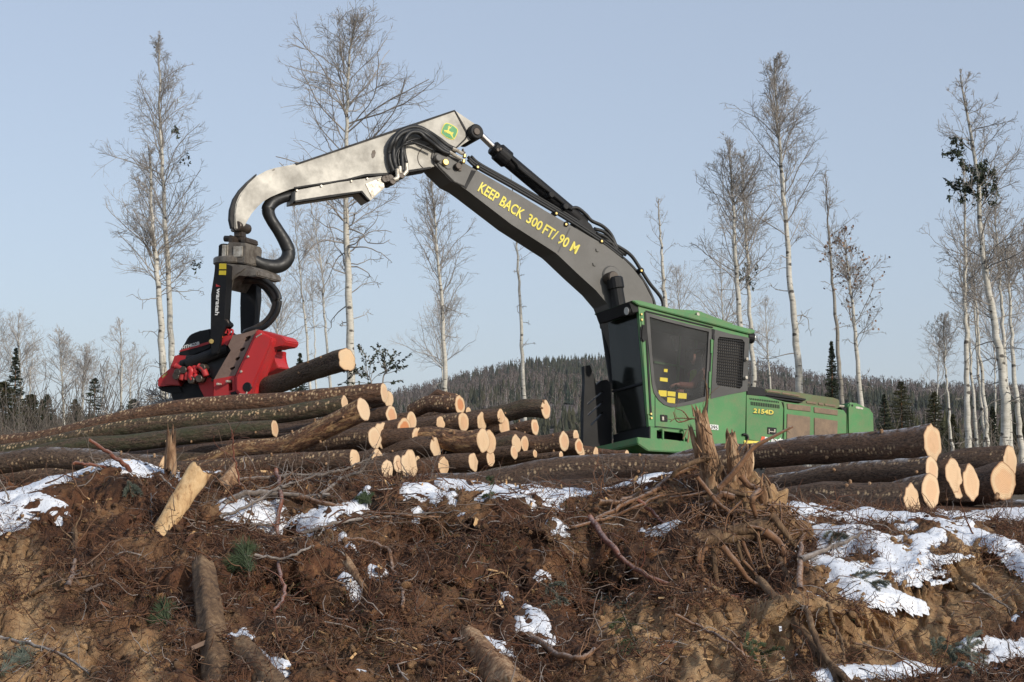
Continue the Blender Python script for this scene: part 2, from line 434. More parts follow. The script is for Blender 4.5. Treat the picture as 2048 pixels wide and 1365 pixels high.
def snow_mask(px, row, x, y):
    m = np.full_like(px, -9.0)
    for st in SNOW:
        for (x0, y0, r0), (x1, y1, r1) in zip(st[:-1], st[1:]):
            dx, dy = x1 - x0, y1 - y0; t = np.clip(((px - x0) * dx + (row - y0) * dy) / (dx * dx + dy * dy), 0, 1)
            d = np.hypot(px - x0 - t * dx, (row - y0 - t * dy)); r = r0 + (r1 - r0) * t
            m = np.maximum(m, (r - d) / 12.0)
    n_ = fbm(x * 2.6 + 4, y * 3.6, 47, 5, .6)
    reg = np.exp(-((px - 1740) / 190) ** 2 - ((row - 1110) / 70) ** 2) + .9 * np.exp(-((px - 1030) / 170) ** 2 - ((row - 1000) / 24) ** 2) + .9 * np.exp(-((px - 1970) / 120) ** 2 - ((row - 1320) / 40) ** 2) + .5 * np.exp(-((px - 620) / 160) ** 2 - ((row - 1040) / 36) ** 2)
    m = np.maximum(m, (n_ - .78 + .66 * np.clip(reg, 0, 1)) * 4)
    return m
STUMPZ = (1470, 1075)
def bank_full(x, y):
    """detailed ground height plus masks"""
    yc = np.clip(y, 8.6, 24); px = 1024 + FPX * x / yc
    row = row_at(px, yc); z = base_h(x, y)
    clay = clay_mask(px, row, x, y)
    crestfade = np.clip((14.5 - y) / 2.0, .12, 1)
    rough = (1 - .88 * clay)
    z = z + fbm(x * .9, y * 1.1, 3, 3) * .10 * crestfade
    sm = z.copy()
    f2 = fbm(x * 3.1, y * 3.1, 5, 4)
    z = z + f2 * .11 * crestfade * (.22 + .78 * rough)
    c1 = .5 - cell(x * 5.5 + f2, y * 5.5, 9); z = z + c1 * .010 * rough * crestfade
    c2 = .5 - cell(x * 14 + f2 * 2, y * 14, 10); z = z + c2 * .010 * rough * crestfade; z = z + (.35 - np.abs(fbm(x * 4.2, y * 4.2, 14, 6, .66))) * .20 * rough * crestfade
    z = z + fbm(x * 30, y * 30, 12, 3) * .022 * crestfade * (.4 + .6 * rough)
    # cracks running down the clay faces
    g = np.abs(fbm(x * 6 + f2, y * 1.6, 21, 3)); z = z - np.clip(.10 - g, 0, .10) * .8 * clay + fbm(x * 7 + f2, y * 2.2, 24, 5, .6) * .06 * clay
    # hollows under the roots
    for hx, hy, hr, hd in ((850, 1070, 45, .30), (1190, 1150, 60, .12), (1450, 1120, 50, .22), (1180, 1140, 60, .15), (1510, 1160, 45, .25), (640, 1215, 70, .12), (560, 1050, 40, .12)):
        z = z - hd * np.exp(-(((px - hx) / hr) ** 2 + ((row - hy) / (hr * .6)) ** 2))
    cap = base_h(x, y) + .025; z = np.where(y > 11.5, np.minimum(z, cap + np.clip(12.2 - y, 0, 1) * .12), z)
    return z, px, row, clay, sm

def grid(xs, ys):
    X, Y = np.meshgrid(xs, ys); n, m = X.shape
    i = np.arange(n * m).reshape(n, m)
    F = np.stack([i[:-1, :-1], i[:-1, 1:], i[1:, 1:], i[1:, :-1]], -1).reshape(-1, 4)
    return X, Y, F
ux = np.linspace(-5.6, 5.6, 760)
uy = np.concatenate([np.linspace(8.0, 13.0, 420), np.linspace(13.03, 17, 80)])
X, Y, F = grid(ux, uy)
Zb, PXg, ROW, CL, SMZ = bank_full(X, Y)
# soft blend to the coarse ground at the rim
# caves and undercuts: push the face back so that the soil above overhangs
push = np.zeros_like(X)
for hx_, hy_, hw_, hh_, hd_ in ((850, 1085, 55, 38, .42), (1200, 1170, 80, 34, .22), (1480, 1150, 80, 45, .30), (640, 1225, 90, 28, .20), (575, 1060, 50, 20, .22), (1000, 1120, 60, 22, .16), (760, 1180, 50, 30, .20), (330, 1050, 50, 22, .14), (520, 1190, 60, 24, .18), (1130, 1060, 50, 16, .15), (1820, 1235, 50, 30, .15), (950, 1215, 60, 24, .18), (250, 1180, 50, 26, .15), (1560, 1290, 60, 50, .22), (1660, 1290, 80, 48, .32), (1750, 1265, 60, 60, .30), (1900, 1185, 80, 55, .38), (2010, 1150, 60, 40, .30), (1380, 1310, 90, 40, .2), (700, 1300, 70, 24, .15), (1120, 1300, 70, 26, .15)):
    push = np.maximum(push, hd_ * np.exp(-(np.abs((PXg - hx_) / hw_) ** 3 + np.abs((ROW - hy_) / hh_) ** 3)))
push = push * (1 + fbm(X * 6, Y * 6, 91, 4) * .8) + np.clip(fbm(X * 2.2, Y * 3.0, 92, 5, .6) - .10, 0, .5) * .45 * (1 - .8 * CL) * np.clip((12.0 - Y) / 1.0, 0, 1)
BV = np.stack([X + fbm(X * 5, Y * 5, 95, 4) * .05 * (1 - CL), Y + push, Zb], -1).reshape(-1, 3)

SOIL = NT('bulldozed_soil'); c = SOIL.coord()
n1 = SOIL.noise(c, 2.2, 6, .65); n2 = SOIL.noise(c, 22, 6, .7); n3 = SOIL.noise(c, 90, 3, .7); v1 = SOIL.vor(c, 34); n6 = SOIL.noise(c, 7, 5, .7)
dark = SOIL.mix(SOIL.rng(n1, .35, .68), (.016, .008, .005), (.15, .058, .022))
dark = SOIL.mix(SOIL.rng(n2, .52, .70), dark, (.17, .078, .032)); dark = SOIL.mix(SOIL.rng(n6, .55, .66), dark, SOIL.mix(n2, (.10, .036, .014), (.38, .19, .08)))
dark = SOIL.mix(SOIL.rng(v1, .12, .02), dark, (.20, .13, .075))
tan = SOIL.mix(SOIL.rng(n1, .35, .7), (.27, .145, .062), (.44, .27, .13)); tan = SOIL.mix(SOIL.rng(n2, .45, .75), tan, (.54, .37, .20))
SOIL.base(SOIL.mix(SOIL.math('MULTIPLY', SOIL.attr('clay'), SOIL.rng(n2, .2, .45, .75, 1)), dark, tan))
b1 = SOIL.bump(n2, .9, .03); SOIL.bump(n3, .8, .012, b1); SOIL.set(.92)
SOILM = SOIL.m
me = np_mesh('earth_bank', BV, F); set_attr(me, 'clay', CL.ravel())
bank = tag(link('earth_bank', me, SOILM), 'torn brown soil of the bulldozed bank', kind='structure')

# snow lying on the bank: its own sheet that dips under the soil where it thins out
SNOWN = NT('old_snow'); c = SNOWN.coord(); n = SNOWN.noise(c, 12, 5, .6)
n5 = SNOWN.noise(c, 60, 4, .7)
SNOWN.base(SNOWN.mix(SNOWN.rng(n5, .57, .68), SNOWN.mix(n, (.66, .70, .77), (.84, .86, .90)), (.26, .18, .12)))
SNOWN.bump(n5, .5, .01, SNOWN.bump(n, .5, .03)); SNOWN.set(.55, **{'Subsurface Weight': 0.0}); SNOWM = SNOWN.m
def box_blur(a, k):
    p = np.pad(a, k, mode='edge'); c = np.cumsum(np.cumsum(p, 0), 1); c = np.pad(c, ((1, 0), (1, 0)))
    s = 2 * k + 1; return (c[s:, s:] - c[:-s, s:] - c[s:, :-s] + c[:-s, :-s]) / s / s
mk = snow_mask(PXg, ROW, X, Y) + fbm(X * 6, Y * 9, 41, 6, .68) * 1.3 - .02
zs = box_blur(Zb, 5)
SZ = zs + np.clip(mk, -1.5, .5) * .036 + .012 + fbm(X * 4, Y * 4, 43, 3) * .012
keep = (mk > -1.0)
kf = keep.ravel()[F].all(1); Fs = F[kf]; used = np.unique(Fs); rem = np.full(X.size, -1); rem[used] = np.arange(len(used))
SV = np.stack([X, Y + push * .3, SZ], -1).reshape(-1, 3)[used]
tag(link('snow_patches', np_mesh('snow_patches', SV, rem[Fs]), SNOWM), 'thin old snow lying in patches along the bank', kind='structure')

# coarse ground out to the horizon and under the camera
gx = np.concatenate([np.linspace(-2600, -60, 18), np.linspace(-50, -6, 22), np.linspace(-5.5, 5.5, 60), np.linspace(6, 50, 22), np.linspace(60, 2600, 18)])
gy = np.concatenate([np.linspace(-60, 7, 20), np.linspace(7.6, 17, 48), np.linspace(18, 60, 30), np.linspace(70, 3600, 24)])
GX, GY, GF = grid(gx, gy)
GZ = base_h(GX, GY) - np.where((np.abs(GX) < 5.6) & (GY > 8) & (GY < 17), .45, 0) + fbm(GX * .6, GY * .6, 3, 3) * .08 * (np.abs(GX) > 5.6)
DUFF = NT('cutover_ground'); c = DUFF.coord(); n1 = DUFF.noise(c, .5, 8, .7); n2 = DUFF.noise(c, 14, 5, .7)
DUFF.base(DUFF.mix(DUFF.rng(n1, .4, .65), DUFF.mix(n2, (.05, .03, .016), (.13, .09, .05)), (.12, .10, .06)))
DUFF.bump(n2, .8, .05); DUFF.set(.95)
tag(link('ground', np_mesh('ground', np.stack([GX, GY, GZ], -1).reshape(-1, 3), GF), DUFF.m), 'cutover forest floor behind the log deck', kind='structure')

def ground_z(x, y):
    a = np.array([float(x)]); b = np.array([float(y)]); return float(bank_full(a, b)[0][0])
def ghit(px, py, lo=8.3, hi=12.6):
    """depth at which the direction (px,py) meets the bank; hi when it passes over the crest"""
    d = ray(px, py); ys = np.linspace(lo, hi, 90); xs = d.x / d.y * ys; zs = d.z / d.y * ys
    g = bank_full(xs, ys)[0]; k = np.nonzero(zs <= g)[0]
    return float(ys[k[0]]) if len(k) else None
# ================================================================== the log loader
A_ = math.radians(32)
MP = Plane(at(1300, 860, 26.0), (-math.sin(A_), math.cos(A_), -0.12))
z3 = Z(1140, 560, 3.2); z2 = Z(720, 180, 2.9677); z1 = Z(280, 300, 2.5278); zw = Z(1280, 610, 6.204); ze = Z(1480, 740, 7.314); zh = Z(720, 200, 7.585)
base_pt = MP.hit(1400, 960, 1.3); base_pt.z = -.32
EX = thing('log_loader', 'green tracked processor machine with a long grey arm reaching over the log pile', 'log loader', base_pt)
def wcyl(name, mat, px, py, w0, w1, r, parent, S=20):
    a = MP.hit(px, py, w0); return cyl(name, mat, a, a + MP.W * (w1 - w0), r, parent, S)

# ---- cab
cabo = z3([(435, 152), (1150, 345), (1148, 372), (1127, 714), (1120, 1005), (545, 948), (505, 938), (440, 200)])
win = zw([(70, 92), (300, 160), (600, 240), (895, 300), (870, 700), (838, 1188), (640, 1235), (470, 1268), (390, 1272), (300, 1240), (230, 1180), (175, 1095), (150, 980), (115, 600)])
grl = zw([(928, 305), (1120, 360), (1356, 410), (1335, 1070), (1100, 1115), (880, 1168), (905, 700)])
cab = prism('cab', GREEN, MP, cabo, 0, .06, EX, holes=[win, grl])
# door window: rubber-framed dusty glass
def inset(poly, k):
    cx = sum(p[0] for p in poly) / len(poly); cy = sum(p[1] for p in poly) / len(poly)
    return [(cx + (x - cx) * k, cy + (y - cy) * k) for x, y in poly]
wi = zw([(120, 150), (300, 200), (600, 275), (855, 335), (835, 700), (808, 1140), (640, 1190), (470, 1228), (400, 1228), (330, 1205), (265, 1150), (215, 1070), (185, 960), (150, 600)])
dwin = prism('door_window', DKGREY, MP, win, -.012, .035, EX, holes=[wi])
prism('pane', GLASS, MP, inset(wi, 1.01), .012, .020, dwin, bevel=0)
for s in ([(232, 1060), (332, 1066), (330, 1140), (232, 1132)], [(343, 1072), (442, 1082), (438, 1140), (342, 1130)], [(340, 1146), (438, 1155), (435, 1224), (338, 1214)],
          [(474, 1090), (580, 1100), (576, 1168), (472, 1160)], [(250, 900), (344, 910), (342, 958), (248, 945)], [(298, 795), (344, 798), (340, 838), (298, 832)]):
    prism('warning_sticker', STICKER, MP, zw(s), .006, .011, dwin, bevel=0)
# rear screen
sg = zw([(985, 395), (1270, 430), (1300, 470), (1270, 1010), (1240, 1040), (960, 1000), (945, 960), (965, 430)])
rs = prism('rear_screen', DKGREY, MP, grl, -.012, .035, EX, holes=[sg])
bm = bmesh.new()
def bar(bm, plane, a, b, w, th, wd):
    A = plane.hit(*a, w); B = plane.hit(*b, w); d = (B - A).normalized(); n = d.cross(plane.W).normalized() * wd
    poly_bm(bm, [[A - n, B - n, B + n, A + n]], plane.W * th)
L = lambda a, b, t: (a[0] + (b[0] - a[0]) * t, a[1] + (b[1] - a[1]) * t)
c4 = zw([(975, 400), (1290, 440), (1262, 1035), (945, 995)])
for i in range(13): t = (i + .5) / 13; bar(bm, MP, L(c4[0], c4[1], t), L(c4[3], c4[2], t), .008, .012, .007)
for i in range(17): t = (i + .5) / 17; bar(bm, MP, L(c4[0], c4[3], t), L(c4[1], c4[2], t), -.002, .012, .007)
bm_link('mesh_grille', bm, BLACK, rs)
prism('filter_pane', painted('filter_cloth', (.09, .085, .078), .9), MP, inset(sg, 1.02), .09, .10, rs, bevel=0)
# door split line, hinges, bolts
bm = bmesh.new()
for a, b in (((905, 300), (915, 430)), ((890, 430), (850, 1160)), ((838, 1180), (815, 1370))):
    bar(bm, MP, zw([a])[0], zw([b])[0], -.018, .02, .022 if a[1] == 300 else .014)
bar(bm, MP, z3([(883, 770)])[0], z3([(876, 880)])[0], -.006, .01, .012)
bar(bm, MP, z3([(482, 205)])[0], z3([(520, 870)])[0], -.014, .02, .016)
bar(bm, MP, z3([(545, 742)])[0], z3([(545, 945)])[0], -.004, .01, .006)
bar(bm, MP, z3([(545, 938)])[0], z3([(830, 968)])[0], -.004, .01, .006)
bar(bm, MP, z3([(486, 200)])[0], z3([(915, 305)])[0], -.016, .012, .010)
bm_link('door_seal', bm, BLACK, EX)
for a, b in (((893, 430), (890, 600)), ((872, 830), (866, 1030))):
    bm = bmesh.new(); bar(bm, MP, zw([a])[0], zw([b])[0], -.035, .03, .016); bm_link('hinge', bm, GREEN, EX)
bm = bmesh.new(); bar(bm, MP, z3([(462, 235)])[0], z3([(500, 860)])[0], -.01, .03, .018); bm_link('corner_strip', bm, GREEN, EX)
for p in ((1335, 672), (1325, 902)): q = zw([p])[0]; wcyl('knob', BARE, q[0], q[1], -.07, 0, .028, EX, 12)
for p in ((460, 220), (462, 255), (521, 858), (524, 885)): q = z3([p])[0]; wcyl('bolt', BRASS, q[0], q[1], -.03, 0, .018, EX, 10)
# mirror
prism('mirror', BLACK, MP, z3([(462, 290), (478, 280), (496, 300), (498, 350), (488, 395), (466, 400), (455, 375), (456, 320)]), -.16, -.10, EX, bevel=.02)
# door handle
dh = prism('door_handle', BLACK, MP, z3([(578, 862), (626, 866), (627, 910), (580, 907)]), -.01, .02, EX)
prism('latch', BARE, MP, z3([(590, 875), (602, 876), (603, 900), (591, 899)]), -.02, -.01, dh, bevel=.002)
# roof with raised ridge, lamps under the brow
prism('roof', GREEN, MP, z3([(398, 132), (440, 130), (1186, 322), (1184, 340), (1150, 345), (438, 160)]), -.05, 1.0, EX, bevel=.01)
prism('roof_ridge', GREEN, MP, z3([(560, 172), (700, 190), (820, 196), (930, 240), (1050, 280), (1000, 300), (600, 200)]), .30, .38, EX, bevel=.006)
q = zw([(725, 115)])[0]; wcyl('ridge_bolt', BARE, q[0], q[1], .25, .30, .03, EX, 12)
brow = prism('lamp_brow', BLACK, MP, z3([(378, 140), (438, 150), (442, 205), (400, 210), (390, 178)]), 0.01, .92, EX)
for i, wv in enumerate((.10, .30, .50, .70)):
    a = MP.hit(1266, 622, wv); f = (MP.hit(1246, 623, wv) - a).normalized()
    lp = cyl('work_lamp', BLACK, a, a + f * .12, .075, EX, 16); cyl('lens', LENS, a + f * .121, a + f * .13, .062, lp, 16)
q = z3([(1165, 372)])[0]; a = MP.hit(q[0], q[1], .05); f = (MP.hit(q[0] + 20, q[1] + 3, .0) - a).normalized()
lp = cyl('work_lamp', BLACK, a - f * .10, a + f * .02, .095, EX, 18); cyl('lens', LENS, a + f * .021, a + f * .03, .08, lp, 18)
# cab shell behind: front guard glass, far side, rear and floor
prism('windscreen', DGLASS, MP, z3([(446, 205), (452, 206), (512, 930), (505, 932)]), .06, .92, EX, bevel=0)
bm = bmesh.new()
for wv in (.06, .36, .90):
    poly_bm(bm, [[MP.hit(x, y, wv) for x, y in z3([(436, 200), (447, 205), (508, 936), (498, 940)])]], MP.W * (.05 if wv != .36 else .015))
bm_link('front_pillar', bm, BLACK, EX)
bm = bmesh.new()
for t in (.62,):
    a = L((436 / 3.2 + 1140, 200 / 3.2 + 560), (498 / 3.2 + 1140, 940 / 3.2 + 560), t)
    poly_bm(bm, [[MP.hit(a[0] - 2, a[1] - 2, .06), MP.hit(a[0] + 2, a[1] - 2, .06), MP.hit(a[0] + 2, a[1] + 2, .06), MP.hit(a[0] - 2, a[1] + 2, .06)]], MP.W * .84)
bm_link('window_guard', bm, BLACK, EX)
prism('cab_far_wall', INTER, MP, z3([(450, 200), (1148, 372), (1127, 714), (1120, 1000), (512, 935)]), .92, .96, EX, bevel=0)
prism('cab_rear_wall', INTER, MP, z3([(1110, 365), (1130, 370), (1112, 720), (1100, 1000), (1085, 995)]), .06, .92, EX, bevel=0)
prism('cab_floor', BLACK, MP, z3([(512, 925), (1100, 985), (1100, 1000), (512, 945)]), .06, .92, EX, bevel=0)
# inside: seat, levers, rails seen through the dust
prism('seat', SEAT, MP, zw([(560, 1130), (780, 1150), (860, 1120), (880, 640), (800, 560), (770, 640), (760, 1030), (560, 1040)]), .30, .78, EX, bevel=.02)
bm = bmesh.new()
for a, b in (((510, 270), (460, 1150)), ((710, 320), (660, 1140)), ((510, 265), (700, 300)), ((180, 710), (620, 785))):
    bar(bm, MP, zw([a])[0], zw([b])[0], .88, .04, .018)
bm_link('inner_rail', bm, GREEN, EX)
prism('display', painted('display_grey', (.35, .35, .33), .4), MP, zw([(390, 380), (490, 385), (480, 570), (440, 575)]), .60, .64, EX)
prism('console', SEAT, MP, zw([(250, 1060), (560, 1080), (560, 1250), (330, 1240)]), .2, .30, EX, bevel=.02)
# small box, decals, lower cab skirt with grab bars
prism('body_panel', GREEN, MP, z3([(880, 760), (1125, 716), (1120, 1030), (1060, 1060), (760, 1035), (700, 960), (880, 972)]), -.005, .0, EX, bevel=0)
pl = prism('number_plate', WHITE, MP, z3([(895, 926), (949, 930), (950, 962), (894, 958)]), -.016, -.008, EX, bevel=0)
text_on('plate_number', '395', DARKTXT, MP, -.017, *z3([(900, 955), (944, 959), (901, 930)]), pl)
sk = prism('cab_skirt', GREEN, MP, z3([(512, 938), (830, 972), (1110, 1005), (1110, 1095), (512, 1060)]), .0, .05, EX,
           holes=[z3([(555, 962), (750, 985), (750, 1036), (555, 1014)])])
prism('skirt_back', BLACK, MP, z3([(540, 950), (770, 970), (770, 1050), (540, 1040)]), .35, .37, EX, bevel=0)
for x in (590, 725):
    P = [MP.hit(*z3([(x - 18, 965)])[0], -.0), MP.hit(*z3([(x + 2, 964)])[0], -.07), MP.hit(*z3([(x + 4, 1000)])[0], -.08), MP.hit(*z3([(x + 2, 1045)])[0], -.07), MP.hit(*z3([(x - 18, 1040)])[0], 0)]
    tube_obj('grab_bar', P, .018, GREEN, EX)
prism('cab_front_skirt', BLACK, MP, z3([(508, 935), (516, 938), (516, 1040), (508, 1030)]), .0, .95, EX, bevel=0)
prism('catwalk', GREEN, MP, z3([(430, 1006), (760, 1038), (1120, 1066), (1120, 1095), (1000, 1120), (500, 1095), (434, 1050)]), -.28, 1.1, EX, bevel=.012)
# ---- engine side
eng = prism('engine_cover', GREEN, MP, z3([(1121, 722), (1250, 748), (1375, 782), (1700, 826), (1772, 850), (1768, 1040), (1590, 1080), (1372, 1060), (1120, 1030)]), .0, 2.5, EX, bevel=.03)
prism('battery_box', BLACK, MP, z3([(1130, 690), (1160, 683), (1240, 688), (1256, 712), (1258, 752), (1128, 742)]), -.01, .9, EX, bevel=.02)
hood = prism('hood', DUSTGREEN, MP, z3([(1250, 700), (1300, 700), (1480, 724), (1560, 738), (1690, 756), (1728, 766), (1732, 826), (1700, 832), (1490, 800), (1258, 760)]), .10, 2.3, EX, bevel=.02)
prism('hood_screen', SCREEN, MP, [ze([(440, 300), (600, 322), (600, 345), (400, 320)]), ze([(625, 328), (880, 372), (870, 395), (615, 350)]), ze([(440, 368), (600, 395), (930, 440), (930, 470), (440, 392)]),
      ze([(975, 455), (1120, 475), (1120, 505), (975, 485)]), ze([(1150, 478), (1220, 488), (1220, 520), (1150, 508)]), ze([(1245, 492), (1400, 512), (1400, 545), (1245, 522)])], .085, .11, hood, bevel=.004)
prism('hood_rail', BLACK, MP, [ze([(375, 328), (560, 350), (970, 425), (960, 450), (370, 372)]), ze([(380, 385), (600, 415), (920, 462), (905, 480), (380, 410)])], .02, .09, hood, bevel=.004)
cowl = prism('radiator_door', GREEN, MP, ze([(635, 470), (1400, 570), (1520, 590), (1562, 650), (1558, 1010), (640, 1080), (655, 560)]), -.02, .0, EX, bevel=.008)
for s in ([(692, 492), (1035, 532), (1035, 612), (700, 575)], [(1085, 545), (1432, 590), (1432, 668), (1088, 625)],
          [(692, 645), (1030, 690), (1022, 1010), (685, 1040)], [(1090, 700), (1432, 748), (1425, 990), (1090, 1010)]):
    sc_ = prism('radiator_screen', SCREEN, MP, ze(s), -.034, -.02, cowl, bevel=.004)
prism('door_gap', BLACK, MP, ze([(612, 470), (640, 480), (655, 560), (640, 1080), (622, 1080), (640, 560)]), -.008, 0, EX, bevel=0)
bm = bmesh.new()
for i in range(17):
    t = i / 16; x = 165 + 405 * t; y = 465 + 48 * t; bar(bm, MP, ze([(x, y)])[0], ze([(x + 2, y + 52)])[0], -.006, .01, .0095)
    x = 145 + 410 * t; y = 412 + 48 * t; bar(bm, MP, ze([(x, y)])[0], ze([(x + 12, y + 26)])[0], -.006, .01, .0075)
bm_link('cooling_louvre', bm, BLACK, EX)
text_on('model_lettering', '2154D', DARKTXT, MP, -.004, *ze([(188, 636), (494, 667), (195, 559)]), EX, .002, bold=.05)
text_on('model_lettering', '2154D', YELLOW, MP, -.007, *ze([(193, 628), (488, 656), (199, 564)]), EX, .003, bold=.03)
lt = prism('engine_latch', BLACK, MP, ze([(402, 838), (538, 850), (535, 952), (402, 940)]), -.008, .0, EX)
prism('hasp', BARE, MP, [ze([(425, 865), (436, 866), (432, 930), (421, 930)]), ze([(440, 895), (520, 905), (520, 918), (440, 908)]), ze([(500, 870), (522, 872), (520, 915), (500, 910)])], -.022, -.008, lt, bevel=.002)
prism('orange_mark', ORANGE, MP, ze([(318, 975), (366, 978), (352, 1044), (300, 1038)]), -.006, -.002, EX, bevel=0)
text_on('maker_lettering', 'Brandt', WHITE, MP, -.006, *ze([(358, 1048), (628, 1064), (364, 982)]), EX, .004, bold=.03)
prism('yellow_stripe', YELLOW, MP, ze([(60, 1030), (330, 1048), (440, 1068), (440, 1084), (60, 1080)]), -.006, -.002, EX, bevel=0)
tube_obj('rubber_grommet', [MP.hit(*ze([p])[0], -.03) for p in ((40, 950), (75, 945), (105, 965), (118, 1005), (115, 1030))], .02, RUBBER, EX)
# counterweight
cw = prism('counterweight', GREEN, MP, ze([(1602, 470), (1700, 485), (1805, 515), (1880, 590), (1965, 622), (1955, 900), (1940, 1060), (1575, 1100), (1590, 560)]), .0, 2.6, EX, bevel=.03)
prism('counterweight_slot', BARE, MP, ze([(1690, 540), (1730, 538), (1805, 558), (1800, 582), (1700, 566)]), -.006, .0, cw, bevel=.002)
wcyl('tie_down_hole', BLACK, *ze([(1645, 522)])[0], -.006, .02, .02, cw, 10)
prism('rear_deck', BARE, MP, ze([(1440, 510), (1590, 522), (1590, 552), (1440, 540)]), .1, 2.2, EX, bevel=.01)
prism('rear_gap', BLACK, MP, ze([(1470, 545), (1602, 560), (1590, 1060), (1540, 1060), (1560, 660)]), .04, 2.4, EX, bevel=.0)
# ---- undercarriage (mostly hidden behind the logs)
for k, wv in ((0, -.1), (1, 2.1)):
    out = [(1235, 935), (1290, 915), (1620, 945), (1660, 965), (1655, 1000), (1620, 1012), (1290, 1012), (1240, 990)]
    tr = prism('track', BLACK, MP, out, wv, wv + .6, EX, bevel=.04)
    bm = bmesh.new()
    for i in range(26):
        a = L((1275, 916), (1625, 941), i / 25); bar(bm, MP, (a[0], a[1] + 4), (a[0] + 1, a[1] - 3), wv - .01, .62, .018)
    bm_link('track_pad', bm, GREASY, tr)
prism('undercarriage', GREEN, MP, [(1290, 915), (1600, 940), (1600, 985), (1300, 980)], .5, 2.1, EX, bevel=.03)
# slotted black guard ahead of the far track
g3 = z3
gd = prism('slotted_guard', BLACK, MP, g3([(92, 552), (128, 546), (150, 610), (168, 672), (200, 645), (235, 640), (262, 660), (262, 800), (250, 1085), (84, 1088), (88, 800), (95, 660)]), .98, 1.06, EX,
      holes=[g3([(110, 790), (205, 708), (215, 716), (114, 802)]), g3([(112, 860), (205, 775), (215, 783), (116, 872)]), g3([(130, 925), (205, 845), (214, 852), (138, 935)])])
prism('guard_edge', BLACK, MP, g3([(240, 640), (268, 665), (270, 1080), (248, 1085)]), .99, 1.3, EX)
# ================= boom
BW = 1.32
bo = z2([(425, 400), (432, 372), (455, 355), (485, 362), (560, 400), (690, 476), (800, 540), (960, 632), (1100, 718), (1240, 800), (1400, 892), (1480, 935), (1550, 990), (1620, 1060), (1680, 1135), (1735, 1240), (1790, 1500), (1800, 1800), (1700, 2000),
         (1620, 1800), (1560, 1500), (1470, 1270), (1400, 1190), (1290, 1090), (1180, 985), (1160, 965), (900, 800), (640, 600), (600, 572), (545, 545), (480, 480), (440, 440)])
boom = prism('boom', GREY, MP, bo, BW, BW + .40, EX, bevel=.006)
# end casting and black edge lips
prism('boom_end_plate', GREY, MP, z2([(440, 398), (448, 372), (480, 370), (600, 420), (665, 470), (620, 572), (560, 545), (470, 455)]), BW - .03, BW, boom)
prism('pin_plate', GREY, MP, z2([(447, 395), (458, 376), (480, 376), (540, 405), (556, 450), (540, 470), (520, 470), (460, 425)]), BW - .05, BW - .03, boom)
prism('weld_band', BLACK, MP, z2([(662, 476), (690, 482), (632, 588), (612, 574)]), BW - .012, BW, boom, bevel=.003)
prism('weld_seam', DKGREY, MP, z2([(1243, 818), (1250, 822), (1180, 965), (1173, 962)]), BW - .004, BW, boom, bevel=0)
for (x, y), r, m_ in (((470, 402), .058, GREY), ((511, 428), .052, BRASS)): q = z2([(x, y)])[0]; wcyl('pin', m_, q[0], q[1], BW - .09, BW, r, boom)
q = z2([(1500, 1110)])[0]; wcyl('cylinder_boss', GREY, q[0], q[1], BW - .03, BW + .43, .19, boom, 28); wcyl('pin', GREASY, q[0] + 3, q[1], BW - .20, BW, .10, boom)
for p in ((1410, 950), (1392, 1035)): q = z2([p])[0]; prism('mount_pad', GREY, MP, [(q[0] - 3, q[1] - 3), (q[0] + 3, q[1] - 2), (q[0] + 3, q[1] + 4), (q[0] - 2, q[1] + 3)], BW - .02, BW, boom, bevel=.004)
# lettering
text_on('warning_lettering', 'KEEP BACK', YELLOW, MP, BW - .006, *z2([(697, 598), (956, 768), (725, 546)]), boom, .004, bold=.022)
text_on('warning_lettering', '300', YELLOW, MP, BW - .006, *z2([(983, 782), (1067, 838), (1008, 733)]), boom, .004, bold=.022)
text_on('warning_lettering', 'FT/ 90 M', YELLOW, MP, BW - .006, *z2([(1078, 848), (1280, 975), (1106, 795)]), boom, .004, bold=.022)
# lift cylinders
def jack(p, q, w_, r1, r2, f, parent=EX):
    a = MP.hit(*p, w_); b = MP.hit(*q, w_); c_ = a.lerp(b, f)
    o = cyl('lift_cylinder', BLACK, c_, b, r1, parent); cyl('rod', GREASY if r2 > .05 else CHROME, a, c_, r2, o)
    cyl('gland', BLACK, c_ - (b - a).normalized() * .04, c_ + (b - a).normalized() * .16, r1 * 1.2, o); return o
jack(z2([(1508, 1110)])[0], z2([(1610, 1720)])[0], BW - .14, .115, .085, .03)
jack(z3([(190, 60)])[0], z3([(285, 700)])[0], BW + .55, .075, .05, .3)
tube_obj('hydraulic_line', [MP.hit(*z3([p])[0], BW + .45) for p in ((215, 190), (232, 290), (262, 400), (290, 520))], .022, RUBBER, EX)
# stick cylinder along the top of the boom
a = MP.hit(*z2([(697, 248)])[0], BW + .20); b = MP.hit(*z2([(1330, 800)])[0], BW + .20); c_ = MP.hit(*z2([(845, 392)])[0], BW + .20)
sc_ = cyl('stick_cylinder', BLACK, c_, b, .115, EX, 24); cyl('rod', CHROME, a, c_, .055, sc_, 20)
dd = (b - a).normalized(); cyl('gland', BLACK, c_ - dd * .12, c_ + dd * .12, .15, sc_, 20); cyl('gland', BLACK, c_ - dd * .22, c_ - dd * .10, .12, sc_, 20)
tube_obj('hydraulic_line', [MP.hit(*z2([p])[0], BW + .08) for p in ((840, 355), (870, 380), (930, 440), (960, 480), (1140, 620), (1225, 690), (1260, 712))], .030, BLACK, sc_)
for p in ((820, 356), (838, 352), (858, 357), (872, 366)): q = z2([p])[0]; wcyl('bolt', GREASY, q[0], q[1], BW + .06, BW + .14, .03, sc_, 8)
for p in ((1140, 620), (1225, 690)): q = z2([p])[0]; wcyl('clamp', BLACK, q[0], q[1], BW + .02, BW + .16, .055, sc_, 10)
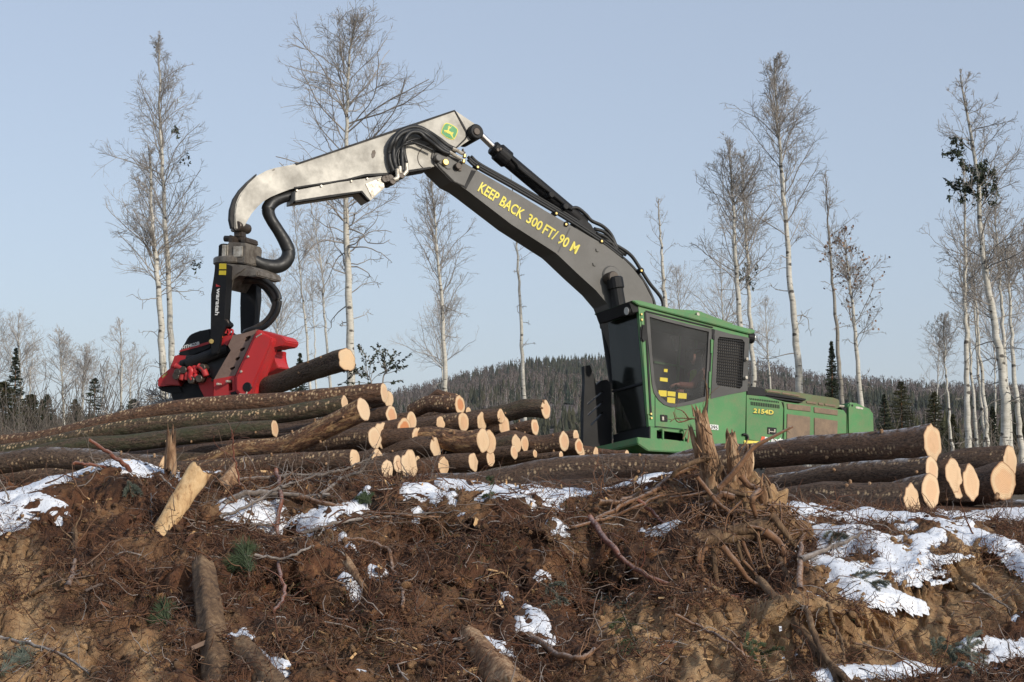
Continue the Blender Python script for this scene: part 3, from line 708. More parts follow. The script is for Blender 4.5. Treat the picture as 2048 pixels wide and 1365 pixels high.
prism('cylinder_bracket', BLACK, MP, z2([(1270, 790), (1320, 765), (1350, 778), (1375, 800), (1400, 850), (1420, 900), (1280, 830)]), BW + .02, BW + .38, boom, bevel=.01)
# hard lines on the boom
for i, (off, w_) in enumerate((((0, 0), BW + .03), ((0, 16), BW + .015), ((18, -3), BW + .12))):
    pts = [(640, 398), (700, 448), (900, 560), (1170, 718), (1330, 820), (1450, 900), (1560, 985)]
    tube_obj('boom_line', [MP.hit(*z2([(x + off[0], y + off[1])])[0], w_) for x, y in pts], .026, RUBBER, boom)
for P_ in ([(1245, 705), (1290, 702), (1340, 740), (1375, 778), (1440, 810), (1490, 860), (1525, 940)], [(1390, 825), (1450, 845), (1500, 895), (1530, 950)], [(1400, 850), (1470, 885), (1540, 975)],
           [(1450, 890), (1540, 935), (1610, 985), (1665, 1065), (1720, 1150), (1790, 1240), (1800, 1320)], [(1440, 915), (1530, 975), (1620, 1055), (1690, 1150), (1740, 1250), (1760, 1340)]):
    tube_obj('boom_line', [MP.hit(*z2([p])[0], BW + .10) for p in P_], .030, RUBBER, boom)
for p in ((703, 455), (1170, 730), (1228, 795), (1440, 895), (1675, 1070)):
    q = z2([p])[0]; wcyl('line_clamp', BLACK, q[0], q[1], BW - .03, BW + .1, .045, boom, 8); wcyl('line_clamp', BRASS, q[0] - 1, q[1] + 1, BW - .045, BW - .02, .022, boom, 8)
# ================= stick
SW = BW + .03
st = z1([(590, 132), (640, 105), (682, 92), (785, 72)]) + z2([(0, 312), (200, 245), (330, 203), (560, 122)]) + \
     z2([(715, 222), (722, 250), (705, 278), (680, 292), (640, 300), (580, 340), (520, 400), (470, 450), (410, 462), (300, 478), (200, 497)]) + z1([(1140, 125), (1040, 150), (900, 172), (780, 190), (750, 202), (700, 220), (660, 237), (625, 258), (595, 285), (570, 312)])
stick = prism('stick', SILVER, MP, st, SW, SW + .30, EX, bevel=.010)
prism('stick_tip', SILVER, MP, z1([(480, 400), (478, 330), (486, 270), (505, 225), (545, 175), (590, 132), (640, 106), (690, 120), (680, 225), (660, 239), (625, 260), (595, 287), (565, 322), (548, 350), (530, 385), (508, 402), (492, 405)]), SW - .004, SW + .16, stick, bevel=.010)
# darker edge strip that follows the outer rim of the tip, seen from the front
prism('tip_rim', BLACK, MP, z1([(465, 395), (455, 350), (458, 300), (475, 245), (505, 200), (545, 158), (590, 120), (590, 130), (548, 172), (508, 220), (490, 262), (480, 320), (481, 390)]), SW + .02, SW + .10, stick, bevel=.004)
prism('tip_plate', SILVER, MP, z1([(486, 398), (482, 330), (490, 272), (510, 228), (550, 178), (594, 136), (640, 110), (684, 104), (672, 128), (652, 158), (648, 178), (665, 188), (720, 198), (750, 203), (700, 222), (658, 240), (622, 262), (592, 288), (562, 324), (545, 352), (528, 384), (508, 400)]), SW - .016, SW, stick, bevel=.003)
e_ = z1([(682, 97), (670, 125), (646, 158), (642, 180), (665, 192), (720, 202), (752, 205), (722, 210), (662, 198), (634, 184), (638, 155), (662, 122), (672, 100)])
prism('tip_weld', GREASY, MP, e_, SW - .010, SW - .002, stick, bevel=0)
prism('top_lip', BLACK, MP, z1([(785, 66), (800, 66)]) + z2([(200, 238), (330, 196), (545, 124), (565, 118), (562, 128), (330, 210), (200, 252), (0, 319)]) + z1([(790, 78)]), SW - .012, SW + .31, stick, bevel=.003)
prism('bottom_lip', BLACK, MP, z1([(780, 188), (1040, 148), (1140, 122)]) + z2([(200, 490), (300, 474), (420, 456), (425, 466), (300, 488), (200, 505)]) + z1([(1140, 132), (1040, 156), (780, 196)]), SW - .012, SW + .30, stick, bevel=.003)
prism('rear_gusset', SILVER, MP, zh([(1445, 165), (1800, 405), (1850, 470), (1830, 540), (1760, 590), (1650, 620), (1500, 720), (1455, 735), (1600, 590), (1625, 540), (1620, 490), (1560, 400)]), SW - .006, SW - .001, stick, bevel=0)
prism('gusset_weld', BLACK, MP, zh([(1432, 165), (1450, 165), (1560, 350), (1640, 500), (1640, 545), (1600, 610), (1470, 735), (1450, 725), (1590, 590), (1618, 540), (1612, 500), (1540, 370)]), SW - .012, SW - .001, stick, bevel=.002)
q = zh([(1778, 478)])[0]; wcyl('pin', BLACK, q[0], q[1], SW - .12, SW + .36, .125, stick, 24); wcyl('pin', GREASY, q[0], q[1], SW - .14, SW - .11, .06, stick, 16)
prism('scuff_mark', GREASY, MP, zh([(190, 770), (225, 760), (240, 800), (225, 860), (200, 890), (180, 880), (172, 830)]), SW - .004, SW - .001, stick, bevel=0)
tube_obj('weld_ring', [MP.hit(872 / 1 - 8 + 30 * math.cos(t) * .95, 316 + 26 * math.sin(t), SW - .004) for t in np.linspace(2.0, 4.6, 9)], .006, GREASY, stick)
# bright guard under the stick
gd = prism('hose_guard', SILVER, MP, z1([(787, 205), (1000, 165), (1225, 132), (1238, 192), (1165, 258), (1122, 208), (960, 235), (785, 262)]), SW - .10, SW + .22, stick, bevel=.008)
prism('guard_plate', BARE, MP, z1([(1140, 172), (1228, 138), (1236, 188), (1172, 240)]), SW - .112, SW - .10, gd, bevel=.003)
prism('guard_shadow_slot', BLACK, MP, z1([(786, 256), (960, 228), (1124, 206), (1164, 258), (1150, 250), (1118, 214), (960, 240), (785, 266)]), SW - .106, SW - .02, gd, bevel=.002)
for p in ((795, 205), (918, 182), (1070, 158), (1150, 145), (1205, 150)): q = z1([p])[0]; wcyl('bolt', BARE, q[0], q[1], SW - .125, SW - .10, .018, gd, 8)
# emblem: leaping deer on a green shield
ez = Z(870, 230, 22.75)
def rim(k):
    c0 = (655, 755); pts = [(520, 365), (600, 375), (740, 430), (880, 510), (980, 590), (1040, 650), (1045, 740), (1010, 880), (960, 990), (900, 1090), (850, 1135), (760, 1135), (640, 1095), (500, 1030), (370, 930), (285, 850), (275, 790), (300, 690), (340, 580), (390, 470), (440, 400)]
    return [(c0[0] + (x - c0[0]) * k, c0[1] + (y - c0[1]) * k) for x, y in pts]
em = prism('emblem', YELLOW, MP, ez(rim(1.0)), SW - .006, SW - .001, stick, bevel=0)
prism('emblem_field', painted('emblem_green', (.075, .30, .11), .5), MP, ez(rim(.90)), SW - .009, SW - .006, em, bevel=0)
prism('deer', YELLOW, MP, [ez([(405, 680), (470, 695), (540, 700), (590, 670), (600, 625), (565, 610), (580, 590), (625, 590), (590, 540), (575, 495), (610, 520), (650, 560), (640, 500), (665, 490), (680, 545), (720, 560), (740, 500), (760, 520), (735, 570), (700, 615), (650, 640), (640, 690), (640, 730), (720, 770), (780, 820), (800, 780), (830, 790), (840, 840), (800, 880), (800, 950), (850, 1080), (870, 1125), (840, 1120), (770, 990), (720, 930), (680, 870), (600, 850), (530, 810), (480, 770), (440, 745), (480, 830), (460, 830), (415, 740)])], SW - .012, SW - .009, em, bevel=0)
# hoses looping over the stick
for i, (P_, r_) in enumerate((([(505, 1085), (455, 950), (440, 800), (480, 650), (600, 490), (760, 420), (900, 425), (1050, 500), (1200, 600), (1330, 700), (1430, 750)], .050),
        ([(555, 1060), (510, 900), (510, 740), (545, 610), (640, 510), (780, 470), (920, 480), (1060, 570), (1180, 680), (1290, 760), (1370, 800)], .050),
        ([(650, 1090), (635, 900), (640, 740), (680, 600), (770, 500), (900, 500), (1000, 590), (1120, 680), (1250, 780), (1350, 820)], .048),
        ([(700, 960), (665, 800), (665, 680), (720, 550), (820, 470), (950, 470), (1080, 560), (1200, 660), (1340, 760), (1440, 800)], .046),
        ([(600, 1020), (575, 880), (600, 760), (680, 660), (820, 600), (960, 605), (1080, 660), (1160, 720)], .026),
        ([(545, 1040), (540, 860), (590, 740), (700, 670), (820, 655), (960, 700), (1110, 770)], .024))):
    tube_obj('hydraulic_hose', [MP.hit(*zh([p])[0], SW - .07 - .022 * (i % 3) - (.05 if 2 < j < len(P_) - 3 else 0)) for j, p in enumerate(P_)], r_ * .78, RUBBER, stick)
for p, q_ in (((565, 1050), (575, 1190)), ((705, 965), (712, 1080)), ((600, 1010), (612, 1120)), ((575, 1190), (500, 1220)), ((712, 1080), (650, 1150)), ((1400, 740), (1480, 775)), ((1480, 775), (1560, 820)), ((1350, 790), (1450, 850)), ((1450, 850), (1540, 900)), ((1590, 830), (1580, 880)), ((1575, 910), (1565, 960))):
    cyl('hose_fitting', BARE if p[0] < 1500 else BRASS, MP.hit(*zh([p])[0], SW - .12), MP.hit(*zh([q_])[0], SW - .12), .035 if p[0] < 1300 else .03, stick, 10)
for p in ((380, 1200), (420, 1190), (470, 1180), (500, 1230), (640, 1140), (1500, 1000)): q = zh([p])[0]; wcyl('hose_coupling', GREASY, q[0], q[1], SW - .14, SW + .1, .055, stick, 10)
prism('line_bracket', GREASY, MP, [zh([(1500, 985), (1550, 970), (1545, 1080), (1495, 1070)]), zh([(1560, 740), (1575, 735), (1580, 790), (1610, 790), (1600, 810), (1560, 805)])], BW - .06, BW - .02, boom, bevel=.005)
# big hose from the stick down to the rotator
tube_obj('feed_hose', [MP.hit(*z1([p])[0], SW + .12) for p in ((785, 232), (730, 240), (675, 262), (648, 300), (662, 350), (700, 410), (735, 470), (752, 520), (735, 565), (690, 590), (620, 582), (570, 555), (530, 525))], [.075, .08, .095, .10, .085, .085, .095, .10, .105, .105, .10, .09, .08], RUBBER, stick, S=14)
# operator
bm = None
# ================================================================== operator in the cab
def skin_mesh(name, V, E, R, mat, parent, sub=2, root=0):
    me = bpy.data.meshes.new(name); me.from_pydata([tuple(v) for v in V], E, []); o = bpy.data.objects.new(name, me); COL.objects.link(o)
    md = o.modifiers.new('skin', 'SKIN'); md.use_smooth_shade = True
    for i, r in enumerate(R):
        sv = me.skin_vertices[0].data[i]; r = r if isinstance(r, tuple) else (r, r); sv.radius = r; sv.use_root = (i == root)
    if sub: s_ = o.modifiers.new('sub', 'SUBSURF'); s_.levels = sub; s_.render_levels = sub
    bpy.context.view_layer.update(); dg = bpy.context.evaluated_depsgraph_get()
    m2 = bpy.data.meshes.new_from_object(o.evaluated_get(dg)); bpy.data.objects.remove(o)
    m2.materials.clear()
    for p in m2.polygons: p.use_smooth = True
    return link(name, m2, mat, parent)
PH = lambda x, y, w_: MP.hit(*zw([(x, y)])[0], w_)
per = thing('person', 'operator in a hi-vis vest seated behind the dusty cab window', 'person', PH(700, 1080, .52))
pelvis, waist, chest, neck, skull, crown = PH(715, 1075, .52), PH(725, 960, .52), PH(728, 830, .52), PH(705, 745, .52), PH(672, 672, .52), PH(664, 600, .52)
fw = (PH(600, 1075, .52) - pelvis).normalized(); sd = MP.W
sl_, sr_ = chest - sd * .19, chest + sd * .19
el, wl = PH(645, 1010, .30), PH(470, 985, .28); er, wr = PH(640, 1010, .76), PH(465, 1000, .76)
kl, kr = PH(470, 1080, .38), PH(470, 1080, .66)
V = [pelvis, waist, chest, neck, skull, crown, skull + fw * .085, sl_, el, wl, sr_, er, wr, kl, kr, PH(470, 1300, .38), PH(470, 1300, .66)]
E = [(0, 1), (1, 2), (2, 3), (3, 4), (4, 5), (4, 6), (2, 7), (7, 8), (8, 9), (2, 10), (10, 11), (11, 12), (0, 13), (0, 14), (13, 15), (14, 16)]
R = [.13, .12, .13, .055, .085, .075, .03, .065, .045, .03, .065, .045, .03, .07, .07, .05, .05]
for wv, h in ((-1, 9), (1, 12)):
    b0 = V[h]
    for k in range(5):
        off = sd * ((k - 2) * .018); L1 = .05 + (.02 if 0 < k < 4 else .0)
        n0 = len(V); V += [b0 + fw * .06 + off, b0 + fw * (.06 + L1) + off - Vector((0, 0, .02)), b0 + fw * (.06 + L1 * 1.3) + off - Vector((0, 0, .05))]
        E += [(h, n0), (n0, n0 + 1), (n0 + 1, n0 + 2)]; R += [.012, .009, .008]
skin_mesh('body', V, E, R, SKIN, per)
skin_mesh('shirt', [pelvis, waist, chest, neck, sl_, el, wl, sr_, er, wr], [(0, 1), (1, 2), (2, 3), (2, 4), (4, 5), (5, 6), (2, 7), (7, 8), (8, 9)], [.15, .14, .15, .07, .08, .062, .045, .08, .062, .045], CLOTH, per)
skin_mesh('vest', [pelvis, waist, chest, chest + (neck - chest) * .6], [(0, 1), (1, 2), (2, 3)], [.17, .155, .165, .12], VEST, per)
skin_mesh('cap', [skull + (crown - skull) * .6, crown + (crown - skull) * .25, skull + (crown - skull) * .7 + fw * .13], [(0, 1), (0, 2)], [.098, .08, (.05, .015)], BLACK, per)

# ================================================================== processor head
tip = MP.hit(478, 446, SW + .15)
HP = Plane(at(470, 700, tip.y - .42), (.32, .947, 0.0))
zy = Z(420, 440, 5.689); z4 = Z(300, 620, 6.4)
hb = HP.hit(450, 800, .5)
HD = thing('processor_head', 'red and black tree processing head hanging from the grey arm and gripping a log', 'processor head', hb)
def hcyl(name, mat, px, py, w0, w1, r, parent, S=18):
    a = HP.hit(px, py, w0); return cyl(name, mat, a, a + HP.W * (w1 - w0), r, parent, S)
prism('shackle', GREASY, HP, zy([(262, 90), (352, 90), (350, 200), (268, 200)]), .28, .46, HD, bevel=.02)
prism('shackle_bracket', GREASY, HP, [zy([(205, 175), (240, 170), (262, 200), (262, 262), (200, 262)]), zy([(345, 195), (395, 190), (408, 230), (405, 262), (345, 262)])], .16, .56, HD, bevel=.015)
cyl('pin', GREASY, HP.hit(*zy([(165, 215)])[0], .35), HP.hit(*zy([(408, 222)])[0], .35), .045, HD, 14)
q = zy([(300, 70)])[0]; a = HP.hit(q[0], q[1], .2); cyl('pin', GREASY, a, a + HP.W * .34, .075, HD, 18)
rot = prism('rotator', WORNG, HP, zy([(212, 252), (405, 262), (408, 300), (400, 500), (190, 470), (195, 265)]), .10, .60, HD, bevel=.02)
prism('rotator_plate', BARE, HP, zy([(262, 300), (372, 300), (368, 420), (262, 425)]), .085, .10, rot, bevel=.006)
bx_ = prism('valve_box', BLACK, HP, zy([(95, 285), (135, 268), (192, 272), (180, 458), (88, 458)]), .08, .50, HD, bevel=.012)
prism('valve_plate', BARE, HP, zy([(138, 282), (185, 286), (176, 445), (130, 440)]), .068, .08, bx_, bevel=.004)
prism('rotator_tie', BARE, HP, zy([(190, 285), (205, 285), (198, 450), (184, 450)]), .09, .11, rot, bevel=.003)
q = zy([(285, 490)])[0]; a = HP.hit(q[0], q[1] - 3, .36); cyl('slewing_ring', WORNG, a + Vector((0, 0, .05)), a - Vector((0, 0, .06)), .31, HD, 30)
yk = prism('yoke', WORNG, HP, zy([(105, 490), (440, 520), (535, 575), (540, 640), (440, 650), (400, 630), (330, 620), (270, 660), (230, 720), (178, 800), (100, 640)]), .02, .78, HD, bevel=.015)
prism('yoke_face', painted('yoke_grey', (.16, .14, .12), .45, metal=.2, dirt=(.08, .06, .045), dirt_amt=.7), HP, zy([(200, 525), (300, 528), (330, 545), (400, 552), (350, 590), (290, 620), (245, 680), (188, 790)]), -.0, .02, yk, bevel=.004)
leg = prism('yoke_leg', BLACK, HP, zy([(52, 500), (195, 508), (185, 700), (175, 850), (150, 1140), (205, 1170), (205, 1210), (170, 1215), (130, 1290), (90, 1520), (10, 1530), (5, 1380), (8, 1160), (12, 850), (44, 640)]), -.16, .02, HD, bevel=.012)
prism('yoke_leg', BLACK, HP, zy([(345, 690), (525, 700), (522, 900), (490, 1290), (345, 1300), (338, 980), (352, 960)]), .62, .80, HD, bevel=.012)
for s in ([(105, 498), (182, 498), (182, 562), (103, 562)], [(102, 578), (180, 578), (178, 628), (100, 626)]):
    prism('warning_sticker', STICKER, HP, zy(s), -.168, -.16, leg, bevel=0)
prism('red_triangle', RED, HP, zy([(68, 732), (118, 758), (68, 762)]), -.166, -.16, leg, bevel=0)
text_on('leg_lettering', 'waratah', WHITE, HP, -.166, *zy([(80, 778), (58, 1085), (124, 782)]), leg, .004, bold=.02)
tube_obj('lifting_eye', [HP.hit(*zy([p])[0], -.12) for p in ((165, 1150), (195, 1150), (205, 1195), (172, 1205), (160, 1170))], .02, GREASY, leg)
cyl('leg_pin', BRASS, HP.hit(*z4([(785, 405)])[0], -.19), HP.hit(*z4([(785, 405)])[0], .1), .035, HD, 16)
# hoses at the back of the yoke
for i, (P_, r_) in enumerate((([(300, 650), (450, 650), (580, 670), (700, 740), (775, 840), (790, 940), (760, 1060), (690, 1160), (600, 1230), (450, 1260), (380, 1300)], .036),
        ([(300, 690), (430, 690), (560, 690), (680, 770), (745, 880), (745, 980), (700, 1090), (620, 1180), (520, 1240), (400, 1290)], .055),
        ([(260, 710), (400, 700), (500, 710), (620, 780), (690, 870), (705, 900), (730, 980), (690, 1080), (600, 1190), (480, 1260)], .032),
        ([(300, 640), (420, 640), (520, 660), (640, 730), (720, 830), (760, 930), (745, 1050), (660, 1170), (560, 1230)], .034))):
    tube_obj('hydraulic_hose', [HP.hit(*zy([p])[0], .30 + .07 * i) for p in P_], r_, GREASY if i in (1, 3) else RUBBER, HD)
# black cover with red band
cv = prism('cover', BLACK, HP, z4([(345, 582), (400, 500), (480, 345), (505, 322), (545, 298), (640, 268), (772, 240), (790, 400), (775, 500), (500, 610)]), .05, .85, HD, bevel=.03)
prism('cover_band', RED, HP, z4([(372, 540), (382, 518), (640, 440), (775, 400), (775, 430), (640, 472)]), .042, .05, cv, bevel=0)
text_on('head_lettering', 'HTH622B', WHITE, HP, .038, *z4([(416, 505), (634, 447), (414, 462)]), cv, .004, bold=.02)
body = prism('frame', RED, HP, z4([(245, 765), (262, 720), (310, 600), (335, 575), (470, 582), (505, 600), (720, 540), (900, 470), (1035, 450), (1040, 560), (980, 720), (815, 850), (640, 880), (380, 900), (250, 880)]), .08, .95, HD, bevel=.015)
prism('frame_panel', RED, HP, z4([(310, 585), (470, 580), (510, 605), (520, 640), (390, 690), (350, 720), (262, 740)]), .05, .08, body, bevel=.01)
prism('data_plate', WHITE, HP, z4([(546, 612), (600, 618), (600, 648), (546, 640)]), .04, .045, body, bevel=0)
# lip at the left
prism('topping_housing', RED, HP, [z4([(98, 885), (245, 752), (330, 765), (345, 860), (382, 972), (190, 965), (95, 990)])], .0, .7, HD, bevel=.012)
prism('housing_edge', painted('red_paint_worn', (.42, .035, .03), .45, dirt_amt=.4), HP, z4([(190, 870), (320, 770), (350, 860), (380, 965), (195, 960)]), -.03, .0, HD, bevel=.01)
prism('housing_sticker', painted('faded_sticker', (.42, .36, .12), .6), HP, z4([(152, 862), (168, 836), (222, 800), (214, 826), (160, 872)]), -.008, .0, HD, bevel=0)
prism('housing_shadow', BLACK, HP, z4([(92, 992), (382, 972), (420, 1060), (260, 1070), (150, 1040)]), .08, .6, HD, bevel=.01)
# arms and cylinders in the middle
for i, (a, b, r) in enumerate((((480, 700), (1010, 490), .085), ((400, 700), (700, 610), .06), ((470, 640), (900, 540), .045))):
    cyl('clamp_cylinder', BLACK, HP.hit(*z4([a])[0], -.04), HP.hit(*z4([b])[0], -.04), r, HD, 16)
for i, P_ in enumerate(([(330, 720), (400, 745), (420, 800), (400, 900)], [(500, 740), (530, 780), (520, 850), (545, 900)], [(560, 730), (600, 760), (575, 830), (640, 900)], [(620, 720), (680, 760), (720, 850)], [(440, 780), (480, 830), (470, 900)])):
    tube_obj('linkage', [HP.hit(*z4([p])[0], -.06 - .02 * (i % 2)) for p in P_], .045, RED, HD)
for P_ in ([(470, 620), (640, 600), (800, 620)], [(350, 790), (500, 860), (650, 850)]): tube_obj('hose', [HP.hit(*z4([p])[0], -.02) for p in P_], .035, RUBBER, HD)
for p in ((345, 800), (420, 770), (520, 900), (620, 880), (660, 740), (325, 845)): q = z4([p])[0]; hcyl('pivot', GREASY, q[0], q[1], -.12, .1, .055, HD, 12)
# feed roller behind the brown plate
fr_ = hcyl('feed_roller', RUBBER, *z4([(890, 720)])[0], .0, .30, .22, HD, 28)
bm = bmesh.new()
rc = HP.hit(*z4([(890, 720)])[0], .0)
ux_ = HP.W.cross(Vector((0, 0, 1))).normalized(); uz_ = Vector((0, 0, 1))
for i in range(18):
    t = i * 2 * math.pi / 18; o_ = ux_ * math.cos(t) + uz_ * math.sin(t); s_ = ux_ * -math.sin(t) + uz_ * math.cos(t)
    poly_bm(bm, [[rc + o_ * .21 - s_ * .02, rc + o_ * .245 - s_ * .01, rc + o_ * .245 + s_ * .01, rc + o_ * .21 + s_ * .02]], HP.W * .3)
bm_link('roller_lug', bm, GREASY, fr_)
prism('lower_body', RED, HP, z4([(590, 900), (815, 845), (820, 1190), (700, 1140), (640, 1010)]), .02, .7, HD, bevel=.012)
prism('belly', BLACK, HP, z4([(240, 1020), (380, 940), (600, 900), (760, 1000), (820, 1190), (700, 1230), (330, 1240), (280, 1120)]), .10, .8, HD, bevel=.02)
# front frame: worn plate, slanting red beam, hook and lower box
hol = [z4([(1205, 400), (1225, 350), (1285, 328), (1292, 350), (1265, 390), (1228, 412)]), z4([(1142, 515), (1160, 495), (1212, 478), (1216, 500), (1180, 532), (1150, 530)]), z4([(1085, 635), (1100, 615), (1150, 598), (1154, 615), (1128, 648), (1095, 654)]), z4([(1016, 755), (1035, 740), (1085, 722), (1090, 742), (1060, 770), (1030, 776)])]
fpl = prism('worn_plate', BROWNST, HP, z4([(1060, 325), (1200, 300), (1362, 250), (1320, 350), (1085, 850), (820, 890), (870, 800), (950, 660), (1035, 520), (1000, 460)]), -.20, -.06, HD, holes=hol)
prism('plate_backing', BLACK, HP, z4([(1090, 340), (1340, 280), (1080, 830), (860, 860), (1050, 520)]), -.04, .6, HD, bevel=.01)
prism('bracket', RED, HP, z4([(850, 420), (960, 330), (1060, 325), (1000, 450), (985, 455), (880, 480)]), -.1, .1, HD, bevel=.01)
for x in (990, 1040): tube_obj('lifting_ring', [HP.hit(*z4([p])[0], -.06) for p in ((x - 25, 300), (x - 10, 262), (x + 12, 258), (x + 24, 285), (x + 8, 320))], .016, RED, HD)
prism('grease_tube', ORANGE, HP, z4([(860, 400), (920, 330), (935, 345), (875, 415)]), -.12, -.10, HD, bevel=.003)
cyl('red_plug', RED, HP.hit(*z4([(835, 440)])[0], -.1), HP.hit(*z4([(890, 500)])[0], -.1), .045, HD, 12)
beam = prism('slanting_beam', RED, HP, z4([(1362, 252), (1430, 300), (1572, 372), (1560, 420), (1335, 960), (1325, 1100), (1310, 1140), (1180, 1150), (1085, 1040), (1082, 850)]), -.30, -.06, HD, bevel=.018)
prism('beam_flange', painted('red_paint_light', (.52, .03, .03), .42, dirt=(.16, .08, .06), dirt_amt=.5), HP, z4([(1372, 290), (1440, 310), (1545, 365), (1515, 470), (1300, 960), (1290, 1100), (1190, 1110), (1110, 1020), (1112, 860)]), -.315, -.30, beam, bevel=.006)
prism('beam_hook', RED, HP, z4([(1362, 250), (1500, 290), (1690, 340), (1742, 402), (1705, 468), (1600, 462), (1560, 500), (1520, 480), (1572, 372), (1430, 300)]), -.18, .25, HD, bevel=.015)
prism('hook_recess', BLACK, HP, z4([(1575, 470), (1655, 472), (1600, 520), (1545, 532), (1550, 500)]), .0, .2, HD, bevel=.006)
tube_obj('weld_bead', [HP.hit(*z4([p])[0], -.318) for p in ((1360, 350), (1400, 325), (1430, 308))], .010, BARE, beam)
tube_obj('weld_bead', [HP.hit(*z4([p])[0], -.318) for p in ((1145, 1080), (1225, 1082), (1242, 1050))], .010, BARE, beam)
hcyl('beam_hole', BLACK, *z4([(1240, 990)])[0], -.325, -.29, .07, beam, 18)
for p in ((860, 950), (980, 915), (1160, 790), (1250, 600)): q = z4([p])[0]; hcyl('bolt', BARE, q[0], q[1], -.34, -.12, .018, HD, 8)
lbx = prism('lower_box', RED, HP, z4([(815, 892), (1082, 842), (1092, 1040), (1172, 1152), (1080, 1165), (905, 1200), (815, 1150)]), -.24, .3, HD, bevel=.012,
            holes=[z4([(1000, 905), (1050, 895), (1056, 1030), (1005, 1040)])])
prism('box_slot', BLACK, HP, z4([(1022, 1060), (1090, 1042), (1172, 1150), (1085, 1162)]), -.255, -.2, lbx, bevel=.004)
prism('box_inside', BLACK, HP, z4([(985, 890), (1060, 880), (1060, 1050), (985, 1050)]), -.1, .2, lbx, bevel=.004)
# rear plate beyond the log
prism('far_frame', RED, HP, z4([(1500, 520), (1600, 515), (1580, 590), (1592, 660), (1642, 740), (1400, 860), (1370, 800)]), .12, .5, HD, bevel=.012)
prism('far_frame_low', RED, HP, z4([(1400, 1010), (1560, 1000), (1550, 1100), (1400, 1115)]), .1, .5, HD, bevel=.012)
prism('knife_tip', RED, HP, z4([(1660, 950), (1725, 942), (1722, 975), (1690, 992)]), -.1, .05, HD, bevel=.006)
prism('knife', BLACK, HP, z4([(1330, 1000), (1660, 950), (1690, 980), (1560, 1030), (1340, 1100)]), -.05, .1, HD, bevel=.01)

# ================================================================== logs
BK = NT('log_bark'); uv = BK.coord('UV'); oc = BK.coord()
n1 = BK.noise(BK.map(uv, (1.2, 4, 1)), 3.0, 6, .7); n2 = BK.noise(BK.map(uv, (1, 2.4, 1)), 26, 6, .75); fl = BK.vor(BK.map(uv, (1, 2.0, 1)), 13); n4 = BK.noise(BK.map(uv, (1, 2, 1)), 70, 3, .7)
tone = BK.attr('tone')
darkb = BK.mix(BK.rng(n2, .42, .60), (.014, .009, .007), (.19, .125, .085))
redb = BK.mix(BK.rng(n2, .34, .66), (.035, .014, .007), (.32, .135, .058))
darkb = BK.mix(BK.rng(n1, .42, .62), darkb, BK.mix(n2, (.03, .020, .014), (.21, .145, .10))); darkb = BK.mix(BK.rng(fl, .12, .02), darkb, (.012, .008, .006))
c0 = BK.mix(BK.math('MULTIPLY', tone, BK.rng(n1, .25, .6)), darkb, redb)
c0 = BK.mix(BK.math('MULTIPLY', BK.attr('moss'), BK.rng(n1, .4, .6)), c0, (.060, .068, .028))
c0 = BK.mix(BK.math('MULTIPLY', BK.rng(n4, .56, .70), .7), c0, (.24, .17, .11))
# tooth marks of the feed rollers
dots = BK.rng(BK.vor(BK.map(uv, (1.2, .8, 1)), 25, .6), .45, .27)
dn = BK.noise(uv, 3.5, 3); dots = BK.math('MULTIPLY', dots, BK.rng(BK.noise(uv, 16, 2), .38, .52, .1, 1))
dmask = BK.math('MULTIPLY', BK.math('MULTIPLY', dots, BK.attr('band')), BK.rng(dn, .28, .40))
c1 = BK.mix(dmask, c0, BK.mix(n2, (.45, .22, .08), (1.0, .80, .50)))
skin_ = BK.math('MULTIPLY', BK.attr('bare'), BK.rng(BK.noise(BK.map(uv, (1, 3, 1)), 5, 5, .7), .50, .62))
c1 = BK.mix(skin_, c1, (.55, .33, .15))
# bark knocked off here and there
kn = BK.rng(BK.noise(BK.map(uv, (1, 2, 1)), 1.9, 4, .6), .70, .73); c1 = BK.mix(BK.math('MULTIPLY', kn, .75), c1, (.42, .24, .12))
fr = BK.math('MULTIPLY', BK.attr('frost'), BK.rng(BK.noise(uv, 9, 5, .75), .47, .56))
c1 = BK.mix(fr, c1, (.78, .82, .88))
BK.base(c1); b = BK.bump(fl, .9, .03); b = BK.bump(n2, 1.0, .028, b); BK.bump(n4, .5, .004, b); BK.set(.85)
BARK = BK.m
CW = NT('fresh_cut_wood'); oc = CW.coord(); rad = CW.attr('rad'); n1 = CW.noise(oc, 5, 4); n2 = CW.noise(oc, 60, 3, .7)
rg = CW.math('SINE', CW.math('MULTIPLY', CW.math('ADD', rad, CW.math('MULTIPLY', n1, .08)), 70))
wood = CW.mix(CW.rng(rg, -.6, 1, 0, .8), (.68, .50, .31), (.44, .285, .155)); wood = CW.mix(CW.rng(CW.noise(CW.map(oc, (1, 1, 9)), 9, 3), .5, .75, 0, .35), wood, (.50, .33, .19)); wood = CW.mix(CW.rng(n1, .4, .75, 0, .6), wood, (.70, .45, .24))
hr = CW.math('MULTIPLY', CW.attr('heart'), CW.rng(CW.math('ADD', rad, CW.math('MULTIPLY', CW.math('SUBTRACT', n1, .5), .5)), .72, .58))
wood = CW.mix(hr, wood, (.52, .20, .075)); wood = CW.mix(CW.rng(rad, .90, .97), wood, (.26, .13, .06)); wood = CW.mix(CW.rng(n2, .62, .8, 0, .35), wood, (.45, .26, .13))
oi = CW.n('ShaderNodeObjectInfo').outputs['Random']; wood = CW.mix(CW.rng(oi, 0, 1, 0, .40), wood, CW.mix(.5, wood, (.80, .68, .50))); wood = CW.mix(CW.math('MULTIPLY', CW.rng(CW.noise(CW.map(oc, (1, 1, .4)), 3.2, 5, .7), .56, .70), .55), wood, (.34, .20, .10))
CW.base(wood); CW.bump(n2, .35, .004); CW.set(.8); CUT = CW.m

